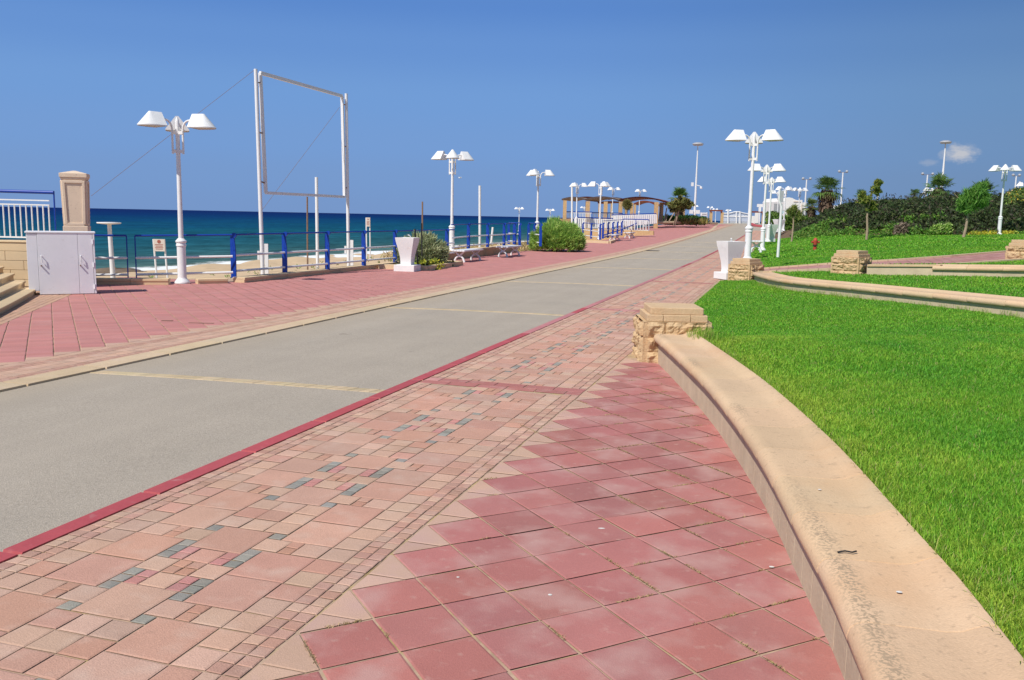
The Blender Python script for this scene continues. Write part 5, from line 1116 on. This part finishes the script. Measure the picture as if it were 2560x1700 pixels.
# ------------------------------------------------------------------ far end: gate, fence, signs, building
for (px0, px1, pw, pyt, pyb, Y, lb) in ((1774, 1808, 6.2, 524.5, 560, 135, 'small left gate arch of two stone pillars with a dark red beam'), (1872, 1911, 6.2, 528, 560, 128, 'small right gate arch of two stone pillars with a dark red beam')):
    e = empty('gate_arch', (0, 0, 0), 0, lb, 'gate arch', 'stone gate arches at the end of the road')
    for a in (px0, px1-pw): m = MB(); pbox(m, a, a+pw, pyt+6, pyb, Y, pw*Y/2190.); m.build('pillar', BRICK, e)
    m = MB(); pbox(m, px0+1, px1-1, pyt, pyt+3.4, Y, .5); pbox(m, px0+2.5, px0+5.2, pyt+3.4, pyt+8, Y-.02, .4); pbox(m, px1-5.2, px1-2.5, pyt+3.4, pyt+8, Y-.02, .4); m.build('beam', ROOFR, e)
e = empty('gate_fence', (0, 0, 0), 0, 'white gate and picket fence closing the end of the road between the arches', 'fence'); Y = 140
m = MB()
for px in np.arange(1808, 1878, 1.5): m.tube([at(px, 561, Y), at(px, 533-2.5*math.exp(-((px-1842)/18)**2), Y)], .028, 4)
m.build('pickets', WHITE, e)
m = MB(); pbox(m, 1808, 1876, 539.5, 541.7, Y-.1, .12); m.build('cross_rail', WHITE, e)
m = MB(); pts = [(1808, 533.5), (1824, 533), (1838, 529.5), (1846, 529.5), (1860, 533), (1878, 536)]; m.tube([at(a, b, Y-.1) for a, b in pts], .09, 5); m.build('top_rail', WHITE, e)
for px, pt in ((1820, 523), (1841, 530), (1850, 528)): m = MB(); m.tube([at(px, 561, Y-.15), at(px, pt, Y-.15)], .12, 6); m.build('gate_post', WHITE, e)
for px0, px1, pt, pb, Y, lb in ((1879, 1888, 540, 559, 133, 'white low gate cabin wall panel left of the tall white panel'), (1888, 1896, 532, 558, 131, 'taller white panel beside the right gate arch')):
    m = MB(); pbox(m, px0, px1, pt, pb, Y, .5); tag(m.build('gate_cabin', PLASTER, bevel=.03), lb, 'cabin')
e = empty('notice_sign', (0, 0, 0), 0, 'white framed notice board on legs left of the left gate arch', 'sign'); Y = 118
for px in (1752.5, 1767.5): m = MB(); m.tube([at(px, 556, Y), at(px, 531, Y)], .07, 6); m.build('leg', WHITE, e)
m = MB(); pbox(m, 1752.5, 1767.5, 531.5, 539.5, Y-.1, .08); b = m.build('board', WHITE, e); m = MB(); pbox(m, 1755, 1766, 534, 536.5, Y-.13, .02); m.build('lettering', GREYM, b)
e = empty('road_sign', (0, 0, 0), 0, 'white rectangular sign on a post by the right gate arch', 'sign'); Y = 110
m = MB(); m.tube([at(1898, 560, Y), at(1900, 512, Y)], .075, 6); m.build('leg', WHITE, e); m = MB(); pbox(m, 1892.5, 1907.5, 510, 517.5, Y-.15, .08); m.build('board', WHITE, e); m = MB(); pbox(m, 1896.5, 1902.5, 517.5, 529, Y-.15, .08); m.build('lower_plate', WHITE, e)
e = empty('direction_sign', (0, 0, 0), 0, 'slim banner sign on a bent white post on the lawn by the right lamps', 'sign'); Y = 33
b_, t_ = at(1945, 636, Y), at(1954, 508, Y); m = MB(); m.tube([b_-[0, 0, .1], b_+(t_-b_)*.93, t_+[-.03, 0, -.06], t_+[-.10, 0, .1], t_+[-.10, 0, .55]], [.055, .045, .04, .04, .035], 10); m.build('pole', WHITE, e, smooth=40)
m = MB(); m.box(at(1954.5, 491, Y), (.13, .03, .42)); m.build('banner', GREYM, e)
# white building with a wavy parapet
e = empty('white_building', (0, 0, 0), 0, 'white building with a wavy parapet beyond the right row of lamps', 'building'); Y = 105
pr = [(1960, 555), (1960, 503), (1966, 495), (1974, 493.5), (1981, 495), (1988, 499), (1996, 501), (2006, 500), (2006, 555)]
V = [at(x, y, Y) for x, y in pr]+[at(x, y, Y)+np.array([0, 9, 0]) for x, y in pr]; n = len(pr); m = MB(); m.add(V, [tuple(range(n)), tuple(range(n, 2*n))[::-1]]+[(i, i+n, (i+1) % n+n, (i+1) % n) for i in range(n)]); m.build('wall', PLASTER, e)
m = MB(); pbox(m, 2006, 2013, 506, 555, Y+1, 7); pbox(m, 2012, 2030, 520, 555, Y+3, 5); m.build('side_wing', PLASTER, e)
m = MB(); pbox(m, 1984, 2002, 503.5, 504.3, Y-.08, .06); pbox(m, 2002.5, 2003.4, 509, 540, Y-.06, .05); m.build('moulding', PALESTONE, e)
m = MB(); pbox(m, 1957, 1962, 527, 534, Y-.4, .3); pbox(m, 2015, 2026, 524, 540, Y+2.6, .3); m.build('window', mat('pale_glass', (.45, .65, .68), .2, .5), e)
m = MB(); pbox(m, 1935, 1955, 509, 533, 100, .2); o = tag(m.build('screen_wall', mat('corrugated', (.34, .35, .35), .6, .3, var=.1)), 'grey corrugated screen left of the white building', 'screen')
m = MB(); pbox(m, 1917, 1957, 528.5, 530, 102, .3); pbox(m, 1930, 1985, 541, 552, 99, .3); tag(m.build('garden_wall', PLASTER), 'low white garden wall below the grey screen', 'wall')
m = MB(); pbox(m, 2064, 2112, 513.5, 530, 100, .3); tag(m.build('garden_wall', PLASTER), 'white wall showing between the shaggy palm and the floodlight pole', 'wall')
# hydrant
hp_ = at(2037, 624, 38); e = empty('fire_hydrant', hp_, 0, 'small red fire hydrant standing on the lawn', 'fire hydrant')
m = MB(); m.lathe([(.075, -.05), (.075, .10), (.06, .11), (.06, .16), (.10, .165), (.10, .185), (.085, .2), (.095, .36), (.10, .38), (.085, .44), (.05, .485), (.02, .51)], n=16); m.build('barrel', HYD, e, smooth=40)
m = MB(); m.lathe([(.105, .165), (.105, .215)], n=16); m.build('flange', DARK, e)
for s_ in (-1, 1): m = MB(); m.tube([(s_*.06, 0, .32), (s_*.145, -.02, .32)], .045, 10); m.tube([(s_*.14, -.02, .32), (s_*.165, -.02, .32)], .055, 10); m.build('outlet', HYD, e, smooth=40)
# seagull
g = at(1150, 445, 105); e = empty('seagull', g, .5, 'white seagull flying over the sea right of the first pavement lamp', 'bird')
m = MB(); m.tube([(-.22, 0, 0), (-.1, 0, .01), (.05, 0, .02), (.16, 0, .03), (.24, 0, .03)], [.015, .05, .065, .045, .012], 8); 
for s_ in (-1, 1): V = [(.08, s_*.04, .03), (-.06, s_*.04, .03), (-.10, s_*.32, .12), (.03, s_*.34, .13), (-.18, s_*.62, .06)]; m.add(V, [(0, 1, 2, 3), (3, 2, 4)])
m.build('body', GULLW, e, smooth=40)
p = gp(1632, 627, zp(gp(1632, 627, .08))); m = MB(); m.box((p[0], p[1], zp(p)+.002), (.62, .5, .006), -A); tag(m.build('road_drain', DARK), 'dark drain cover in the road near the seaward kerb', 'drain cover')
# litter and small stains on the tiles: bird droppings, pebbles, twigs
def spot(px, py, z, r, mt, label, cat, el=1.):
    r *= .75
    p = gp(px, py, z); m = MB(); N = 12; V = [(p[0]+r*el*math.cos(2*math.pi*k/N)*(1+.25*mnoise.noise((k*1.3, px, 0))), p[1]+r*math.sin(2*math.pi*k/N), z+.001) for k in range(N)]; m.add(V+[(p[0], p[1], z+.003)], [(k, (k+1) % N, N) for k in range(N)]); return tag(m.build('bird_dropping', mt), label, cat, 'white bird droppings on the paving')
DROP = mat('dropping', (.66, .64, .60), .9, .1)
for px, py, r, el, lb in ((1375, 1487, .012, 1, 'round white bird dropping on the red tiles at the bottom'), (1504, 1321, .011, 2.2, 'oval white bird dropping on the middle red tiles'), (1929, 1417, .013, 1.3, 'white bird dropping on a tile next to the seat wall'), (1145, 1443, .008, 1.2, 'small white bird dropping near the tan edge tiles')): spot(px, py, .0, r, DROP, lb, 'bird dropping', el)
for px, py, r, lb in ((2248, 1480, .011, 'white bird dropping on the seat wall coping near the bottom'), (2049, 1224, .009, 'white bird dropping on the seat wall coping further up')): spot(px, py, .336, r, DROP, lb, 'bird dropping', 1.3)
p = gp(2094, 1380, .34); m = MB(); m.tube([p, p+[.03, .004, .004], p+[.055, -.004, .002], p+[.075, .006, .003]], .0035, 5); tag(m.build('twig', DARK), 'short dark twig lying on the seat wall coping', 'twig')
for px, py, lb in ((848, 838, 'thin dark twig on the road near its left kerb'), (1015, 883, 'thin dark twig on the road near the red kerb')):
    p = gp(px, py, -.02); m = MB(); m.tube([p+[0, 0, .012], p+[.06, .02, .014], p+[.12, .0, .012], p+[.16, .03, .012]], .0045, 5); tag(m.build('twig', DARK), lb, 'twig')
for px, py, w, l, lb in ((418, 802, .05, .16, 'small dark hole where a tile corner is missing on the left pavement'), (503, 808, .03, .36, 'dark slot beside a sunken tile on the left pavement')):
    p = gp(px, py, .0); m = MB(); m.box((p[0], p[1], .0025), (l, w, .004)); tag(m.build('pavement_gap', SOIL), lb, 'gap in paving')
# ------------------------------------------------------------------ light
sd = Vector((-.66*.643, -.75*.643, .766)).normalized()
sun = bpy.data.lights.new('sun', 'SUN'); sun.energy = 4.5; sun.angle = math.radians(.53); sun.color = (1., .955, .88)
so = bpy.data.objects.new('sun', sun); COL.objects.link(so); so.rotation_euler = sd.to_track_quat('Z', 'Y').to_euler()
w = bpy.data.worlds.new('World'); SC.world = w; w.use_nodes = True; N = w.node_tree.nodes; L = w.node_tree.links
bg = N['Background']; sky = N.new('ShaderNodeTexSky'); sky.sky_type = 'NISHITA'; sky.sun_disc = False; sky.sun_elevation = math.asin(sd.z); sky.sun_rotation = math.atan2(sd.x, sd.y)
sky.altitude = 0; sky.air_density = 1.; sky.dust_density = .35; sky.ozone_density = 3.
bg.inputs['Strength'].default_value = .10
# a small fair-weather cloud low in the sky on the right
tc = N.new('ShaderNodeTexCoord')
def cloud(src, px, py, rx, ry, amt, seed):
    d = Vector(ray(px, py)).normalized(); az, el = math.atan2(d.x, d.y), math.asin(d.z)
    sx = N.new('ShaderNodeSeparateXYZ'); L.new(tc.outputs['Generated'], sx.inputs[0])
    a = N.new('ShaderNodeMath'); a.operation = 'ARCTAN2'; L.new(sx.outputs[0], a.inputs[0]); L.new(sx.outputs[1], a.inputs[1])
    e_ = N.new('ShaderNodeMath'); e_.operation = 'ARCSINE'; L.new(sx.outputs[2], e_.inputs[0])
    da = N.new('ShaderNodeMath'); da.operation = 'MULTIPLY_ADD'; da.inputs[1].default_value = 1/rx; da.inputs[2].default_value = -az/rx; L.new(a.outputs[0], da.inputs[0])
    de = N.new('ShaderNodeMath'); de.operation = 'MULTIPLY_ADD'; de.inputs[1].default_value = 1/ry; de.inputs[2].default_value = -el/ry; L.new(e_.outputs[0], de.inputs[0])
    cb = N.new('ShaderNodeCombineXYZ'); L.new(da.outputs[0], cb.inputs[0]); L.new(de.outputs[0], cb.inputs[1]); cb.inputs[2].default_value = seed
    ln = N.new('ShaderNodeVectorMath'); ln.operation = 'LENGTH'
    c2 = N.new('ShaderNodeCombineXYZ'); L.new(da.outputs[0], c2.inputs[0]); L.new(de.outputs[0], c2.inputs[1]); L.new(c2.outputs[0], ln.inputs[0])
    nz = N.new('ShaderNodeTexNoise'); nz.inputs['Scale'].default_value = 1.4; nz.inputs['Detail'].default_value = 7; nz.inputs['Roughness'].default_value = .6; L.new(cb.outputs[0], nz.inputs['Vector'])
    sb = N.new('ShaderNodeMath'); sb.operation = 'MULTIPLY_ADD'; sb.inputs[1].default_value = -1.5; L.new(nz.outputs['Fac'], sb.inputs[0]); L.new(ln.outputs['Value'], sb.inputs[2])
    mr = N.new('ShaderNodeMapRange'); mr.interpolation_type = 'SMOOTHSTEP'; mr.inputs[1].default_value = .30; mr.inputs[2].default_value = -.55; mr.inputs[3].default_value = 0; mr.inputs[4].default_value = amt; L.new(sb.outputs[0], mr.inputs[0])
    mx = N.new('ShaderNodeMix'); mx.data_type = 'RGBA'; L.new(mr.outputs[0], mx.inputs[0]); L.new(src, mx.inputs[6]); mx.inputs[7].default_value = (6.6, 6.4, 6.3, 1); return mx.outputs[2]
sxy = N.new('ShaderNodeSeparateXYZ'); L.new(tc.outputs['Generated'], sxy.inputs[0])
def skyramp():
    r = N.new('ShaderNodeValToRGB'); L.new(sxy.outputs[2], r.inputs[0]); e = r.color_ramp.elements; r.color_ramp.interpolation = 'EASE'
    e[0].position = 0; e[0].color = (.185, .312, .585, 1); e[1].position = .30; e[1].color = (.07, .19, .53, 1)
    for p, c in ((.04, (.185, .326, .615)), (.075, (.180, .337, .655)), (.127, (.168, .337, .675)), (.18, (.138, .295, .648)), (.227, (.106, .250, .612))): x = e.new(p); x.color = (*c, 1)
    return r.outputs[0]
sc10 = N.new('ShaderNodeVectorMath'); sc10.operation = 'SCALE'; sc10.inputs['Scale'].default_value = 1/.10; 
azr = N.new('ShaderNodeMath'); azr.operation = 'ARCTAN2'; L.new(sxy.outputs[0], azr.inputs[0]); L.new(sxy.outputs[1], azr.inputs[1])
amr = N.new('ShaderNodeMapRange'); amr.interpolation_type = 'SMOOTHSTEP'; amr.inputs[1].default_value = .0; amr.inputs[2].default_value = .6; L.new(azr.outputs[0], amr.inputs[0])
tnt = N.new('ShaderNodeMix'); tnt.data_type = 'RGBA'; tnt.blend_type = 'MULTIPLY'; L.new(amr.outputs[0], tnt.inputs[0]); L.new(skyramp(), tnt.inputs[6]); tnt.inputs[7].default_value = (.88, .84, .76, 1); L.new(tnt.outputs[2], sc10.inputs[0])
mh = N.new('ShaderNodeMapRange'); mh.inputs[1].default_value = .22; mh.inputs[2].default_value = .55; mh.inputs[3].default_value = 1; mh.inputs[4].default_value = 0; L.new(sxy.outputs[2], mh.inputs[0])
smx = N.new('ShaderNodeMix'); smx.data_type = 'RGBA'; L.new(mh.outputs[0], smx.inputs[0]); L.new(sky.outputs[0], smx.inputs[6]); L.new(sc10.outputs[0], smx.inputs[7])
hs = N.new('ShaderNodeHueSaturation'); hs.inputs['Saturation'].default_value = 1.0; hs.inputs['Value'].default_value = 1.0; L.new(smx.outputs[2], hs.inputs['Color'])
s_ = cloud(hs.outputs[0], 2402, 384, .019, .0105, .72, 3.); s_ = cloud(s_, 2322, 408, .011, .0045, .2, 8.)
L.new(s_, bg.inputs['Color'])
# ------------------------------------------------------------------ camera
cam = bpy.data.cameras.new('camera'); co = bpy.data.objects.new('camera', cam); COL.objects.link(co); SC.camera = co
cam.sensor_width = 36; cam.lens = 36*F/2560; cam.clip_end = 60000; cam.clip_start = .05
from mathutils import Matrix
co.matrix_world = Matrix.Translation((0, 0, EYE)) @ Matrix.Rotation(math.pi/2-PITCH, 4, 'X') @ Matrix.Rotation(ROLL, 4, 'Z')
SC.view_settings.view_transform = 'Standard'; SC.view_settings.look = 'None'; SC.view_settings.gamma = 1; SC.view_settings.exposure = 0
SC.render.resolution_x = 1024; SC.render.resolution_y = 680
